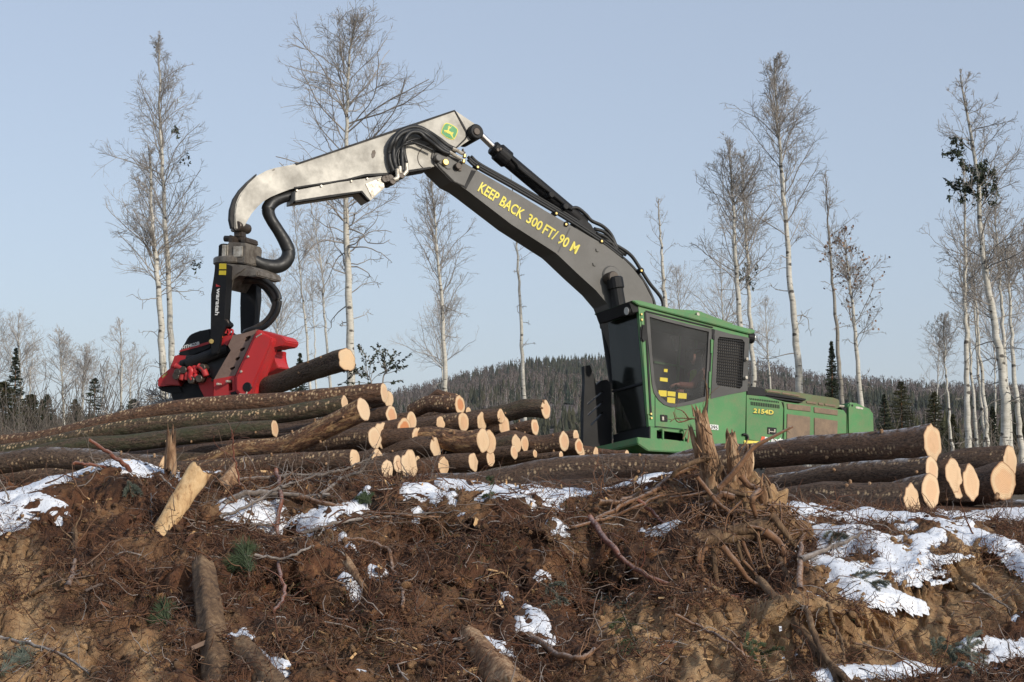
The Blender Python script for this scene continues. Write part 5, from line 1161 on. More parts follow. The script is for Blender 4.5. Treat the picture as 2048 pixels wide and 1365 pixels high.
# traced branches: name, pts, radii
BL = [('long red root dangling down the middle left of the bank', 'root', [(552, 940), (562, 990), (555, 1060), (558, 1140), (570, 1190), (545, 1225)], .016, .010, REDROOT, .12, 2),
      ('forked grey root lying flat across the middle of the slope', 'root', [(510, 1110), (560, 1118), (610, 1100), (650, 1090), (690, 1110)], .010, .005, GREYB, .10, 4),
      ('frosted branch curving over the snow right of the peeled piece', 'branch', [(450, 1010), (480, 990), (520, 985), (600, 992), (660, 990)], .026, .010, GREYB, .10, 5),
      ('dark straight branch lying below the small snow patches', 'branch', [(408, 1060), (460, 1052), (520, 1050), (550, 1052)], .014, .008, GREYB, .08, 2),
      ('long thin branch reaching right over the dark hollow', 'branch', [(600, 1070), (680, 1045), (760, 1035), (840, 1028), (920, 1022)], .014, .004, GREYB, .14, 6),
      ('long pale root running along the top of the slope', 'root', [(595, 995), (660, 1010), (720, 1022), (790, 1030), (880, 1035)], .018, .006, ROOT, .08, 4),
      ('reddish stick slanting up in front of the left snow ridge', 'stick', [(178, 880), (215, 905), (240, 922), (260, 942)], .012, .018, REDROOT, .06, 0),
      ('short red stick lying on the left snow ridge', 'stick', [(148, 928), (180, 930), (215, 935)], .013, .010, REDROOT, .05, 0),
      ('bent branch hooked down the slope right of the red root', 'branch', [(690, 1078), (740, 1085), (775, 1100), (788, 1140), (805, 1190), (805, 1215)], .014, .010, ROOT, .12, 3),
      ('crooked root arching over the brown soil left of the stump', 'root', [(1200, 1005), (1240, 1005), (1290, 985), (1318, 978)], .022, .016, ROOT, .1, 1),
      ('pale torn root stretching left from the stump', 'root', [(1190, 1040), (1250, 1010), (1300, 985), (1350, 950), (1400, 930)], .014, .018, ROOT, .15, 3),
      ('stripped root lying under the torn root left of the stump', 'root', [(1140, 1055), (1220, 1035), (1270, 1015), (1330, 990)], .012, .009, ROOT, .1, 3),
      ('dark stubby root crossing the root left of the stump', 'root', [(1275, 1000), (1310, 1030), (1335, 1052)], .014, .009, REDROOT, .12, 0),
      ('dark stick poking up to the right below the right logs', 'stick', [(1600, 1120), (1650, 1100), (1690, 1085), (1725, 1066)], .020, .010, GREYB, .25, 2),
      ('crooked upright root standing in the snow right of the stump', 'root', [(1600, 1180), (1600, 1120), (1605, 1075), (1615, 1040), (1622, 1028)], .022, .008, ROOT, .2, 3),
      ('long root running down the clay from below the stump', 'root', [(1560, 1120), (1590, 1180), (1620, 1240), (1640, 1300), (1700, 1365)], .022, .016, MUDWOOD, .1, 2),
      ('thin crooked root hanging over the clay bank', 'root', [(1655, 1210), (1670, 1250), (1685, 1290), (1690, 1335)], .012, .007, MUDWOOD, .06, 4),
      ('slender root curving over the pale clay at the bottom right of centre', 'root', [(1350, 1230), (1400, 1255), (1450, 1280), (1490, 1310), (1520, 1325)], .010, .006, ROOT, .12, 3),
      ('dark twig lying on the clay face near the right edge', 'twig', [(1945, 1168), (1975, 1190), (2000, 1205), (2025, 1222)], .010, .005, GREYB, .04, 3),
      ('small hooked root sticking out of the right clay face', 'root', [(1925, 1205), (1960, 1208), (1990, 1215)], .009, .005, ROOT, .06, 2),
      ('thick dark root curving along the bottom left of centre', 'root', [(1060, 1270), (1110, 1305), (1160, 1318), (1190, 1298)], .020, .012, ROOT, .08, 3),
      ('straight twig lying on the soil at the bottom left', 'twig', [(0, 1275), (60, 1290), (130, 1312), (180, 1350)], .012, .006, GREYB, .08, 4),
      ('crumbling muddy root in the left soil', 'root', [(60, 1190), (90, 1170), (130, 1130), (150, 1090), (148, 1060)], .014, .020, MUDWOOD, .06, 4),
      ('cluster of frosted twigs before the lowest log ends', 'branch', [(560, 975), (600, 962), (650, 948), (690, 940), (715, 928), (740, 918)], .012, .005, GREYB, .2, 9),
      ('frosted twig rising in front of the tallest bottom log end', 'branch', [(640, 990), (680, 960), (720, 945), (740, 915), (748, 905)], .014, .005, GREYB, .2, 8),
      ('thin frosty twig standing before the half-buried log end', 'twig', [(858, 962), (865, 945), (863, 920), (866, 915)], .007, .003, GREYB, .1, 3),
      ('tangled brush branch behind the red root', 'branch', [(470, 960), (540, 955), (600, 950), (660, 952), (700, 960)], .012, .005, GREYB, .15, 10),
      ('branch with many side twigs lying over the small snow patches', 'branch', [(440, 1035), (500, 1010), (560, 975), (620, 960)], .012, .005, GREYB, .18, 9),
      ('red-brown root bending over the dark peat in the middle', 'root', [(1180, 1035), (1220, 1090), (1260, 1130), (1330, 1165), (1480, 1195)], .022, .010, REDROOT, .08, 6),
      ('curving twig above the left soil mound', 'twig', [(320, 950), (345, 975), (380, 1000), (430, 1010)], .008, .004, GREYB, .1, 5),
      ('thin bent twig standing left of the peeled piece', 'twig', [(305, 1040), (302, 1010), (302, 985)], .005, .003, GREYB, .1, 1),
      ('twig sticking up through the snow at the far left', 'twig', [(18, 1000), (5, 970), (-5, 950)], .006, .003, GREYB, .1, 1),
      ('forked twig on the left snow ridge', 'twig', [(205, 940), (190, 925), (178, 912)], .007, .003, GREYB, .1, 3),
      ('thin dark twig against the pile above the slab', 'twig', [(480, 970), (470, 920), (465, 880), (465, 860)], .007, .003, REDROOT, .1, 2),
      ('frosted twig fan to the right of the snow field', 'twig', [(1195, 985), (1215, 960), (1235, 945)], .008, .003, GREYB, .1, 5),
      ('long bark-less rod lying above the bottom centre', 'stick', [(740, 1270), (790, 1285), (835, 1298)], .006, .005, PEELED, .06, 0),
      ('pale bent grass-like root at the centre right', 'root', [(975, 1140), (1010, 1150), (1035, 1175)], .007, .004, PEELED, .06, 1),
      ('stub of root at the foot of the left mound', 'root', [(135, 1175), (145, 1150), (150, 1120)], .020, .014, ROOT, .1, 0)]
for lb, cat, pts, r0, r1, mt, lift, tw in BL:
    BR(cat if cat != 'root' else 'loose_root', lb, cat, pts, r0, r1, mt, lift, None, None, tw * 2, GB)
# ================================================================== small stuff nobody could count
def bank_pts(n, seed, fn=None, x0=-40, x1=2090, r0=930, r1=1420):
    """points on the bank, sampled evenly over its face"""
    rs_ = np.random.RandomState(seed); y = rs_.uniform(8.4, 12.9, n * 3); px = rs_.uniform(x0, x1, n * 3); x = (px - 1024) / FPX * y
    z, p2, row, cl, sm = bank_full(x, y); keep_ = (row < r1) & (row > r0)
    if fn is not None: keep_ &= rs_.rand(n * 3) < fn(px, row, cl)
    i = np.nonzero(keep_)[0][:n]; return np.stack([x[i], y[i], z[i]], -1), px[i], row[i], cl[i], rs_
def curves(P, rs_, L0, L1, k, wig, upb, flat=.5):
    n = len(P); L_ = rs_.uniform(L0, L1, n) * rs_.uniform(.5, 1, n); v = rs_.normal(0, 1, (n, 3)) * [1, .6, flat] + [0, 0, upb]; v /= np.linalg.norm(v, axis=1, keepdims=True)
    out = [P]
    for j in range(k - 1): v = v + rs_.normal(0, wig, (n, 3)); v /= np.linalg.norm(v, axis=1, keepdims=True); out.append(out[-1] + v * (L_ / (k - 1))[:, None])
    return np.stack(out, 1)
snowless = lambda px, row: 1 - .6 * (snow_mask(px, row, 0, 0) > .1)
TW = NT('twig_mix'); n = TW.noise(TW.coord(), 40, 3); v_ = TW.attr('kind_value')
col = TW.ramp(v_, [(0, (.035, .016, .009)), (.3, (.11, .040, .018)), (.5, (.19, .080, .036)), (.7, (.20, .115, .065)), (.85, (.24, .19, .16)), (1, (.46, .43, .41))])
TW.base(TW.mix(n, col, TW.mix(.5, col, (.05, .03, .02)))); TW.set(.9)
thin_crest = lambda row: np.where(row < 985, .35, 1.0)
P, px, row, cl, rs_ = bank_pts(9000, 51, lambda px, row, cl: np.clip(.5 + 2.0 * fbm(px / 90., row / 60., 78, 4), .08, 1) * (1 - .9 * cl) * snowless(px, row) * thin_crest(row))
T = Tubes(); C_ = curves(P + [0, 0, .01], rs_, .06, .30, 7, .33, .05, .35)
T.add(C_, np.linspace(1, .4, 7)[None] * rs_.uniform(.0013, .0040, len(P))[:, None], 4, rs_.rand(len(P)) ** 1.5)
P, px, row, cl, rs_ = bank_pts(1100, 52, lambda px, row, cl: (1 - .95 * cl) * (.15 + ((px > 380) & (px < 1300) & (row < 1090))) * snowless(px, row) * thin_crest(row))
C_ = curves(P + [0, 0, .03], rs_, .2, .6, 9, .26, .06, .25)
T.add(C_, np.linspace(1, .35, 9)[None] * rs_.uniform(.0025, .0065, len(P))[:, None], 4, rs_.uniform(.25, .95, len(P)))
tag(link('brushwood', T.mesh_attr('brushwood', 'kind_value'), TW.m), 'tangled twigs and rootlets over the torn soil', 'twigs', kind='stuff')
P, px, row, cl, rs_ = bank_pts(42000, 53, lambda px, row, cl: (1 - .80 * cl) * snowless(px, row) * np.clip(.55 + 2.2 * fbm(px / 60., row / 40., 77, 4), .05, 1))
T = Tubes(); C_ = curves(P, rs_, .025, .14, 4, .55, .35, .9)
T.add(C_, np.linspace(1, .4, 4)[None] * rs_.uniform(.0013, .0034, len(P))[:, None], 3, rs_.rand(len(P)) ** 1.1 * .86)
tag(link('peat_fibres', T.mesh_attr('peat_fibres', 'kind_value'), TW.m), 'ragged dark peat fibres and needles covering the bank', 'peat', kind='stuff')
# clods and stones
def lumps(P, rs_, smin, smax, squash=.75):
    ico = bmesh.new(); bmesh.ops.create_icosphere(ico, subdivisions=2, radius=1); v0 = np.array([v.co[:] for v in ico.verts]); f0 = np.array([[v.index for v in f.verts] for f in ico.faces]); ico.free()
    Vs = []; Fs = []; n0 = 0
    for p in P:
        s_ = smin + (smax - smin) * rs_.rand() ** 4; o_ = rs_.uniform(0, 50); r_ = 1 + fbm(v0[:, 0] * 1.6 + o_, v0[:, 1] * 1.6 + v0[:, 2] * 1.3 + o_, 7, 4) * .95
        a = rs_.rand() * 6.28; R_ = np.array([[math.cos(a), -math.sin(a), 0], [math.sin(a), math.cos(a), 0], [0, 0, 1]])
        Vs.append((v0 * r_[:, None] * [1, rs_.uniform(.6, 1), squash]) @ R_.T * s_ + p); Fs.append(f0 + n0); n0 += len(v0)
    return np.concatenate(Vs), np.concatenate(Fs)
P, px, row, cl, rs_ = bank_pts(3600, 54, lambda px, row, cl: (.7 - .55 * cl) * snowless(px, row)); Vv, Ff = lumps(P, rs_, .004, .034)
me = np_mesh('soil_clods', Vv, Ff); set_attr(me, 'clay', np.repeat(np.clip(cl + rs_.uniform(-.2, .35, len(cl)), 0, 1), 42)); tag(link('soil_clods', me, SOILM), 'loose crumbled clods of earth on the bank', 'clods', kind='stuff')
# chips of fresh wood and bark
CH = woodmat('wood_chip_mix', [(.3, (.30, .15, .06)), (.5, (.52, .32, .15)), (.7, (.70, .50, .28))])
P, px, row, cl, rs_ = bank_pts(750, 55, lambda px, row, cl: (.3 + (row < 1000)) * .7); n = len(P)
a = rs_.normal(0, 1, (n, 3)); a /= np.linalg.norm(a, axis=1, keepdims=True); b = np.cross(a, rs_.normal(0, 1, (n, 3))); b /= np.linalg.norm(b, axis=1, keepdims=True); l = rs_.uniform(.006, .03, (n, 1)); w_ = l * rs_.uniform(.15, .5, (n, 1)); P = P + [0, 0, .012]
c_ = np.cross(a, b) * .0025
Vq = np.stack([P - a * l - b * w_, P + a * l - b * w_ * .6, P + a * l * 1.1 + b * w_, P - a * l * .8 + b * w_ * .7], 1); Vq = np.concatenate([Vq, Vq + c_[:, None]], 1)
i8 = np.arange(n)[:, None] * 8; fq = np.concatenate([i8 + np.array(f) for f in ([0, 1, 2, 3], [7, 6, 5, 4], [0, 4, 5, 1], [1, 5, 6, 2], [2, 6, 7, 3], [3, 7, 4, 0])])
tag(link('wood_chips', np_mesh('wood_chips', Vq.reshape(-1, 3), fq, False), CH), 'fresh wood chips scattered over the soil', 'wood chips', kind='stuff')
# scraps of bark and rotten wood
P, px, row, cl, rs_ = bank_pts(1500, 58, lambda px, row, cl: (1 - .85 * cl) * .8 * snowless(px, row)); n = len(P)
a = rs_.normal(0, 1, (n, 3)) * [1, 1, .35]; a = a / np.linalg.norm(a, axis=1, keepdims=True); b = np.cross(a, rs_.normal(0, 1, (n, 3))); b /= np.linalg.norm(b, axis=1, keepdims=True); l = .012 + .05 * rs_.rand(n, 1) ** 3; w_ = l * rs_.uniform(.10, .30, (n, 1)); P = P + [0, 0, .012]; c_ = np.cross(a, b) * .003
Vq = np.stack([P - a * l - b * w_, P + a * l - b * w_ * .6, P + a * l * 1.2 + b * w_, P - a * l * .8 + b * w_ * .7], 1); Vq = np.concatenate([Vq, Vq + c_[:, None]], 1); i8 = np.arange(n)[:, None] * 8
fq = np.concatenate([i8 + np.array(f) for f in ([0, 1, 2, 3], [7, 6, 5, 4], [0, 4, 5, 1], [1, 5, 6, 2], [2, 6, 7, 3], [3, 7, 4, 0])])
me = np_mesh('bark_scraps', Vq.reshape(-1, 3), fq, False); set_attr(me, 'kind_value', np.repeat(rs_.rand(n) ** 1.2 * .8, 8)); tag(link('bark_scraps', me, TW.m), 'dark scraps of bark and rotten wood on the bank', 'bark', kind='stuff')
# moss and low greenery
MS = NT('moss_green'); n = MS.noise(MS.coord(), 20, 4); MS.base(MS.mix(n, (.022, .030, .010), (.095, .105, .035))); MS.set(.9)
def moss_w(px, row, cl):
    m = np.zeros_like(px)
    for mx, my, mr in ((600, 1190, 60), (670, 1060, 50), (330, 1220, 45), (300, 1280, 30), (780, 1010, 40), (950, 1150, 60), (480, 1150, 50), (620, 1170, 50), (820, 1020, 60), (1150, 1100, 90), (1250, 1190, 60), (340, 960, 40), (430, 1080, 40), (860, 1030, 50), (700, 1240, 60), (1690, 1290, 40), (1800, 1100, 40), (1700, 1180, 25)):
        m = np.maximum(m, np.exp(-((px - mx) ** 2 + (row - my) ** 2) / mr ** 2))
    return m * (1 - .8 * cl) + .03
P, px, row, cl, rs_ = bank_pts(3200, 56, moss_w); T = Tubes(); C_ = curves(P, rs_, .02, .07, 4, .35, .9, .6)
T.add(C_, np.linspace(1, .3, 4)[None] * rs_.uniform(.0015, .0035, len(P))[:, None], 3)
tag(link('moss', T.mesh('moss'), MS.m), 'dull green moss and blueberry scrub in the brown soil', 'moss', kind='stuff')
# conifer sprigs
ND = NT('needle_green'); n = ND.noise(ND.coord(), 30, 3); ND.base(ND.mix(n, (.022, .042, .016), (.075, .105, .038))); ND.set(.6)
NB = NT('needle_frosted'); n = NB.noise(NB.coord(), 30, 3); NB.base(NB.mix(n, (.05, .07, .045), (.19, .21, .17))); NB.set(.7)
def sprig(label, pts, seed, mat, needle=.035, n_side=6, sl=.16, lift=.08, dens=230, group='conifer sprigs lying on the bank'):
    rs_ = np.random.RandomState(seed); P = smooth_path(depth_path(pts, lift), 14); root = thing('conifer_sprig', label, 'sprig', Vector(P[0]), group)
    Tb = Tubes(); Tb.add(P, np.linspace(.006, .003, 14), 5, cap=True); axes = [P]
    for i in range(n_side):
        k = int(rs_.uniform(1, 12)); d = P[k + 1] - P[k]; d /= np.linalg.norm(d); s_ = np.cross(d, [0, -1, .4]); s_ /= np.linalg.norm(s_); v = d * .7 + s_ * rs_.choice([-1, 1]) * .8 + rs_.normal(0, .1, 3); v /= np.linalg.norm(v)
        Q = smooth_path([P[k], P[k] + v * sl * .5, P[k] + v * sl * rs_.uniform(.7, 1) + np.array([0, 0, -.02])], 8); Tb.add(Q, np.linspace(.004, .002, 8), 4); axes.append(Q)
    link('stem', Tb.mesh('stem'), ROOT, root)
    Tn = Tubes()
    for Q in axes:
        m = int(dens * len(Q) / 14 * 1.2); t = rs_.uniform(0, len(Q) - 1.01, m); i = t.astype(int); f = (t - i)[:, None]; b = Q[i] * (1 - f) + Q[i + 1] * f; d = Q[i + 1] - Q[i]; d /= np.linalg.norm(d, axis=1, keepdims=True)
        r_ = rs_.normal(0, 1, (m, 3)); r_ -= (r_ * d).sum(1, keepdims=True) * d; r_ /= np.linalg.norm(r_, axis=1, keepdims=True); v = d * .7 + r_ * .75; v /= np.linalg.norm(v, axis=1, keepdims=True)
        l = needle * rs_.uniform(.6, 1, (m, 1)); Tn.add(np.stack([b, b + v * l * .5, b + v * l], 1), np.tile([[.0016, .0015, .0006]], (m, 1)), 3)
    tag(link('needles', Tn.mesh('needles'), mat, root), kind='stuff'); return root
sprig('long-needled green pine sprig below the small snow patches', [(500, 1145), (492, 1115), (480, 1090)], 1, ND.m, .09, 3, .10, .12)
sprig('pine tuft at the bottom left corner', [(0, 1345), (30, 1325), (55, 1310)], 2, NB.m, .08, 4, .1, .12)
sprig('green pine tuft low in the left soil', [(335, 1250), (330, 1225), (325, 1205)], 3, ND.m, .07, 3, .08)
sprig('blue-green spruce sprig in the dark peat left of centre right', [(1080, 1165), (1110, 1185), (1120, 1210)], 4, NB.m, .022, 6, .12)
sprig('upper spruce sprig above the pale clay', [(1190, 1200), (1215, 1205), (1240, 1215)], 5, NB.m, .022, 7, .13)
sprig('lower drooping spruce sprig on the pale clay', [(1245, 1225), (1262, 1265), (1280, 1310)], 6, ND.m, .022, 9, .15)
sprig('frosted spruce seedling in the snow at the bottom right', [(1945, 1350), (1942, 1310), (1935, 1275)], 7, NB.m, .026, 10, .14, .12)
sprig('small frosted spruce tip beside the seedling', [(1860, 1315), (1880, 1295), (1900, 1295)], 8, NB.m, .024, 7, .1)
sprig('frosted sprig lying on the soil between right snow patches', [(1700, 1150), (1735, 1165), (1760, 1180)], 9, NB.m, .026, 6, .12)
sprig('frosted sprig on the snow below the lowest large log', [(1655, 1050), (1665, 1065), (1680, 1080)], 10, NB.m, .026, 6, .1)
sprig('dark green sprig standing in the snow field at the centre', [(980, 1000), (982, 975), (986, 955)], 11, ND.m, .024, 4, .07)
sprig('olive sprig on the crest left of the central snow', [(740, 1010), (735, 995), (728, 985)], 12, ND.m, .03, 5, .08)
sprig('frosted needle tuft near the left clay', [(255, 960), (262, 975), (268, 990)], 13, NB.m, .03, 4, .07)
sprig('olive bushy sprig at the right bottom on brown peat', [(1480, 1290), (1510, 1300), (1540, 1310)], 14, ND.m, .024, 8, .12)
# ================================================================== trees behind the deck
BI = NT('aspen_bark'); c = BI.coord(); cm = BI.map(c, (1, 1, 2.2)); n1 = BI.noise(BI.map(c, (1.2, 1.2, 5)), 4.0, 5, .7); n2 = BI.noise(c, 1.2, 3); v1 = BI.vor(BI.map(c, (.7, .7, 1.5)), 3.6, 1.0); v2 = BI.vor(BI.map(c, (.5, .5, 2.6)), 5.0, 1.0)
pale = BI.mix(BI.rng(n1, .3, .7), (.40, .38, .32), (.70, .67, .60)); pale = BI.mix(BI.rng(n2, .45, .7, 0, .5), pale, (.33, .30, .23))
spot = BI.math('MAXIMUM', BI.rng(v1, .27, .19), BI.rng(v2, .20, .12)); spot = BI.math('MAXIMUM', spot, BI.rng(n1, .64, .70)); pale = BI.mix(BI.math('MULTIPLY', spot, .9), pale, (.035, .028, .022))
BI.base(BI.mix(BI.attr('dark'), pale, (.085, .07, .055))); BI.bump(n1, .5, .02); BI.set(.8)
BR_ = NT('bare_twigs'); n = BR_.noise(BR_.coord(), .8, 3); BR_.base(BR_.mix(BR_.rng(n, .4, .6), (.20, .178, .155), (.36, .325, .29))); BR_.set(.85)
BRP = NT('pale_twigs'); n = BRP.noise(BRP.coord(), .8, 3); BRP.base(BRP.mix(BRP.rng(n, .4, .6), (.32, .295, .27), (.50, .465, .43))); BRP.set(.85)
DL = NT('dead_leaves'); DL.base((.24, .15, .10)); DL.set(.8)
CG = NT('conifer_green'); n = CG.noise(CG.coord(), 1.6, 4); CG.base(CG.mix(CG.rng(n, .35, .65), (.012, .020, .012), (.045, .060, .028))); CG.set(.8)
OG = NT('olive_conifer'); n = OG.noise(OG.coord(), 1.0, 4); OG.base(OG.mix(OG.rng(n, .35, .65), (.018, .022, .010), (.075, .072, .028))); OG.set(.85)
UNIT = lambda v: v / (np.linalg.norm(v, axis=-1, keepdims=True) + 1e-9)
def interp_paths(P, ids, t):
    k = P.shape[1]; f = t * (k - 1); i = np.clip(f.astype(int), 0, k - 2); u = (f - i)[:, None]
    a = P[ids, i]; b = P[ids, i + 1]; return a * (1 - u) + b * u, UNIT(b - a)
def children_paths(rs_, P, R, per, t0, t1, ang, ratio, lens, k, curv, jit, upb=0):
    """side shoots of every path in P"""
    n = len(P); ids = np.repeat(np.arange(n), per); m = len(ids); t = rs_.uniform(t0, t1, m); b, tg = interp_paths(P, ids, t)
    r_ = rs_.normal(0, 1, (m, 3)); r_ = UNIT(r_ - (r_ * tg).sum(1, keepdims=True) * tg); A = np.radians(rs_.normal(ang, 9, m))[:, None]; v = UNIT(tg * np.cos(A) + r_ * np.sin(A) + [0, 0, upb])
    L_ = lens[ids] * ratio * (1 - .55 * t) * rs_.uniform(.55, 1.25, m); out = [b]
    for j in range(k - 1): v = UNIT(v + rs_.normal(0, jit, (m, 3)) + [0, 0, curv]); out.append(out[-1] + v * (L_ / (k - 1))[:, None])
    rp = R[ids, 0] * (1 - .6 * t); return np.stack(out, 1), rp, L_
TREEN = [0]
def bare_tree(label, pts, w_base, Y, c0, half, n1=34, dense=1.0, group='bare aspens standing behind the deck', dead=0, mat=None, darkness=0, leaves=0, fine=.0065, asc=52, lean=None, clumps=()):
    """pts: traced trunk from low to top; c0: row where the live crown starts; half: crown half width (picture units)"""
    TREEN[0] += 1; rs_ = np.random.RandomState(400 + TREEN[0]); m_ = Y / FPX
    W_ = [np.array(at(x, y, Y)) for x, y in pts]; d = UNIT(W_[0] - W_[1]); 
    if abs(d[2]) < .5: d = np.array([0, 0, -1.])
    g = W_[0] + d * ((W_[0][2] + .35) / max(.2, -d[2])); P = smooth_path([g] + W_, 34); r0 = w_base * m_ / 2 * (.72 if mat is BRP.m else .95)
    zt = P[-1, 2]; hgt = (P[:, 2] - P[0, 2]) / (zt - P[0, 2]); zlow = W_[0][2]; sc_ = np.clip((zt - P[:, 2]) / (zt - zlow), 0, 1.3)
    R = np.maximum(r0 * (.12 + .88 * sc_ ** .85), .008); root = thing('aspen_tree', label, 'tree', Vector(g), group)
    T = Tubes(); T.add(P + np.pad(rs_.normal(0, .015, (32, 3)), ((1, 1), (0, 0))), R, 10); me = T.mesh('trunk')
    zz = np.array([0.0] * len(me.vertices)); co = np.empty(len(me.vertices) * 3, np.float32); me.vertices.foreach_get('co', co); co = co.reshape(-1, 3)
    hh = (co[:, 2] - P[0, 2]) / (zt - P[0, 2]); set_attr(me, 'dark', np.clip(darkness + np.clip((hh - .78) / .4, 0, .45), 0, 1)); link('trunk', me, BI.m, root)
    # crown
    zc = at(pts[0][0], c0, Y).z; tc = float(np.interp(zc, P[:, 2], np.linspace(0, 1, 34))); B = Tubes()
    n = n1; n = int(n * (1.5 if mat is BRP.m else 1.15)); half = half * (1.35 if mat is BRP.m else 1.12); t = tc + (1 - tc) * (rs_.rand(n) ** .9) * .99; t[: n // 4] = np.linspace(tc, .96, n // 4); b, tg = interp_paths(P[None], np.zeros(n, int), t); rel = (t - tc) / (1 - tc)
    az = rs_.rand(n) * 2 * math.pi; rad_ = np.stack([np.cos(az), np.sin(az), np.zeros(n)], 1); el_ = np.radians(rs_.normal(asc - 8 + rel * 18, 8)); v = UNIT(rad_ * np.cos(el_)[:, None] + np.array([0, 0, 1.]) * np.sin(el_)[:, None] * .9)
    L_ = half * m_ * (1.35 * np.clip(1 - rel, 0, 1) ** .75 * (.62 + .38 * np.clip(rel / .3, 0, 1)) + .15) * rs_.uniform(.5, 1.15, n) * 1.15; k = 9; out = [b]
    for j in range(k - 1): v = UNIT(v + rs_.normal(0, .13, (n, 3)) + np.array([0, 0, .035])); out.append(out[-1] + v * (L_ / (k - 1))[:, None])
    L1 = np.stack(out, 1); rb = np.clip(L_ * .0095, .008, .045) * min(1.0, r0 / .10 + .35); R1 = rb[:, None] * np.linspace(1, .4, k)[None]; B.add(L1, R1, 4)
    q = max(1, int(round(7 * dense))); L2, r2, l2 = children_paths(rs_, L1, R1, q, .12, 1, 42, .55, L_, 6, .05, .16); R2 = np.maximum(r2 * .55, fine * .8)[:, None] * np.linspace(1, .55, 6)[None]; B.add(L2, R2, 3)
    q = max(1, int(round(4 * dense))); L3, r3, l3 = children_paths(rs_, L2, R2, q, .15, 1, 40, .62, l2, 4, .05, .2); R3 = np.full((len(L3), 4), fine * .62) * np.linspace(1, .6, 4)[None]; B.add(L3, R3, 3)
    if dense > .8:
        L4, r4, l4 = children_paths(rs_, L3[::2], R3[::2], 1, .3, 1, 38, .7, l3[::2], 3, .04, .2); B.add(L4, np.full((len(L4), 3), fine * .5), 3)
    if dead:
        D = Tubes(); n = dead; t = rs_.uniform(max(.25, tc - .45), tc + .05, n); b, tg = interp_paths(P[None], np.zeros(n, int), t); az = rs_.rand(n) * 6.28; v = UNIT(np.stack([np.cos(az), np.sin(az) * .5, rs_.uniform(-.05, .45, n)], 1)); L_ = half * m_ * rs_.uniform(.25, .85, n); out = [b]
        for j in range(9): v = UNIT(v + rs_.normal(0, .30, (n, 3)) + [0, 0, -.05]); out.append(out[-1] + v * (L_ / 9)[:, None])
        D1 = np.stack(out, 1); RD = np.clip(L_ * .014, .01, .04)[:, None] * np.linspace(1, .35, 10)[None]; B.add(D1, RD, 4); D2, rr2, ll2 = children_paths(rs_, D1, RD, 5, .3, 1, 50, .4, L_, 5, -.05, .4); B.add(D2, np.maximum(rr2 * .5, .007)[:, None] * np.linspace(1, .6, 5)[None], 3)
    link('crown', B.mesh('crown'), mat or BR_.m, root)
    if leaves:
        tips = L3[:, -1]; s_ = tips[rs_.choice(len(tips), min(leaves, len(tips)), False)]; a = rs_.normal(0, 1, s_.shape); a = UNIT(a) * .045; b2 = UNIT(np.cross(a, rs_.normal(0, 1, s_.shape))) * .035
        Vv = np.stack([s_ - a, s_ - b2, s_ + a, s_ + b2], 1).reshape(-1, 3); tag(link('dead_leaves', np_mesh('dead_leaves', Vv, np.arange(len(Vv)).reshape(-1, 4), False), DL.m, root), kind='stuff')
    for (cx, cy, cr, cn) in clumps:       # dense dark growths caught in the crown
        c3 = np.array(at(cx, cy, Y)); q_ = (rs_.normal(0, .16, (cn, 3)) + rs_.normal(0, .66, (15, 3))[rs_.randint(0, 15, cn)]) * cr * m_ * [1, .8, 1.2] + c3; v = UNIT(rs_.normal(0, 1, (cn, 3)) + [0, 0, -.3]) ; v2 = UNIT(np.cross(v, rs_.normal(0, 1, (cn, 3)))); l = rs_.uniform(.025, .075, (cn, 1))
        Vv = np.stack([q_ - v * l, q_ - v2 * l * .4, q_ + v * l, q_ + v2 * l * .4], 1).reshape(-1, 3); tag(link('witches_broom', np_mesh('witches_broom', Vv, np.arange(len(Vv)).reshape(-1, 4), False), CG.m, root), kind='stuff')
    return root
bt = bare_tree
bt('tallest slim aspen on the left, its crown leaning over its shorter twin', [(345, 760), (338, 560), (327, 380), (320, 200), (318, 76)], 14, 46, 500, 88, 46, 1.25, dead=8, clumps=((352, 262, 9, 45), (375, 318, 8, 40), (392, 535, 8, 50)))
bt('shorter pale twin of the left aspen pair with long drooping dead limbs', [(330, 800), (318, 600), (308, 480), (296, 290)], 17, 43, 590, 92, 40, 1.2, dead=14)
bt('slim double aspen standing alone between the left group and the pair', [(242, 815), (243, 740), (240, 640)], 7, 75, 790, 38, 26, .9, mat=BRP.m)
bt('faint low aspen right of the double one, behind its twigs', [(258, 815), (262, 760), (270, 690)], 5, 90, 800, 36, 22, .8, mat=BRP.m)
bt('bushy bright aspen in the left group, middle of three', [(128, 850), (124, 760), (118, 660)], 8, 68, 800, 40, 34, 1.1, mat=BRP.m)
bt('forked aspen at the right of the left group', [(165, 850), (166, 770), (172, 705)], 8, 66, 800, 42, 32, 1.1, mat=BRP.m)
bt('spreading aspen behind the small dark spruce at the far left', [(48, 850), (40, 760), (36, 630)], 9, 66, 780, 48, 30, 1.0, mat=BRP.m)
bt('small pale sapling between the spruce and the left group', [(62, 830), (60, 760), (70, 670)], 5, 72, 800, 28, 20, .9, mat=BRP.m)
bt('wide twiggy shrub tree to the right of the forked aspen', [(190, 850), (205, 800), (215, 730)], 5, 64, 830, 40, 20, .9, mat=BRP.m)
bt('bare aspen cut off by the left frame edge', [(-20, 850), (-15, 760), (-5, 640)], 9, 66, 790, 50, 28, .9, mat=BRP.m)
bt('tallest aspen of all, rising behind the grey arm with crooked dead limbs', [(703, 745), (697, 560), (692, 400), (693, 250), (697, 130), (712, 36)], 18, 42, 480, 135, 60, 1.15, dead=26, asc=40)
bt('thin aspen left of the tallest one, nearest the hanging hose', [(621, 775), (610, 640), (597, 520), (588, 410)], 8, 56, 640, 48, 26, .9, mat=BRP.m, dead=5)
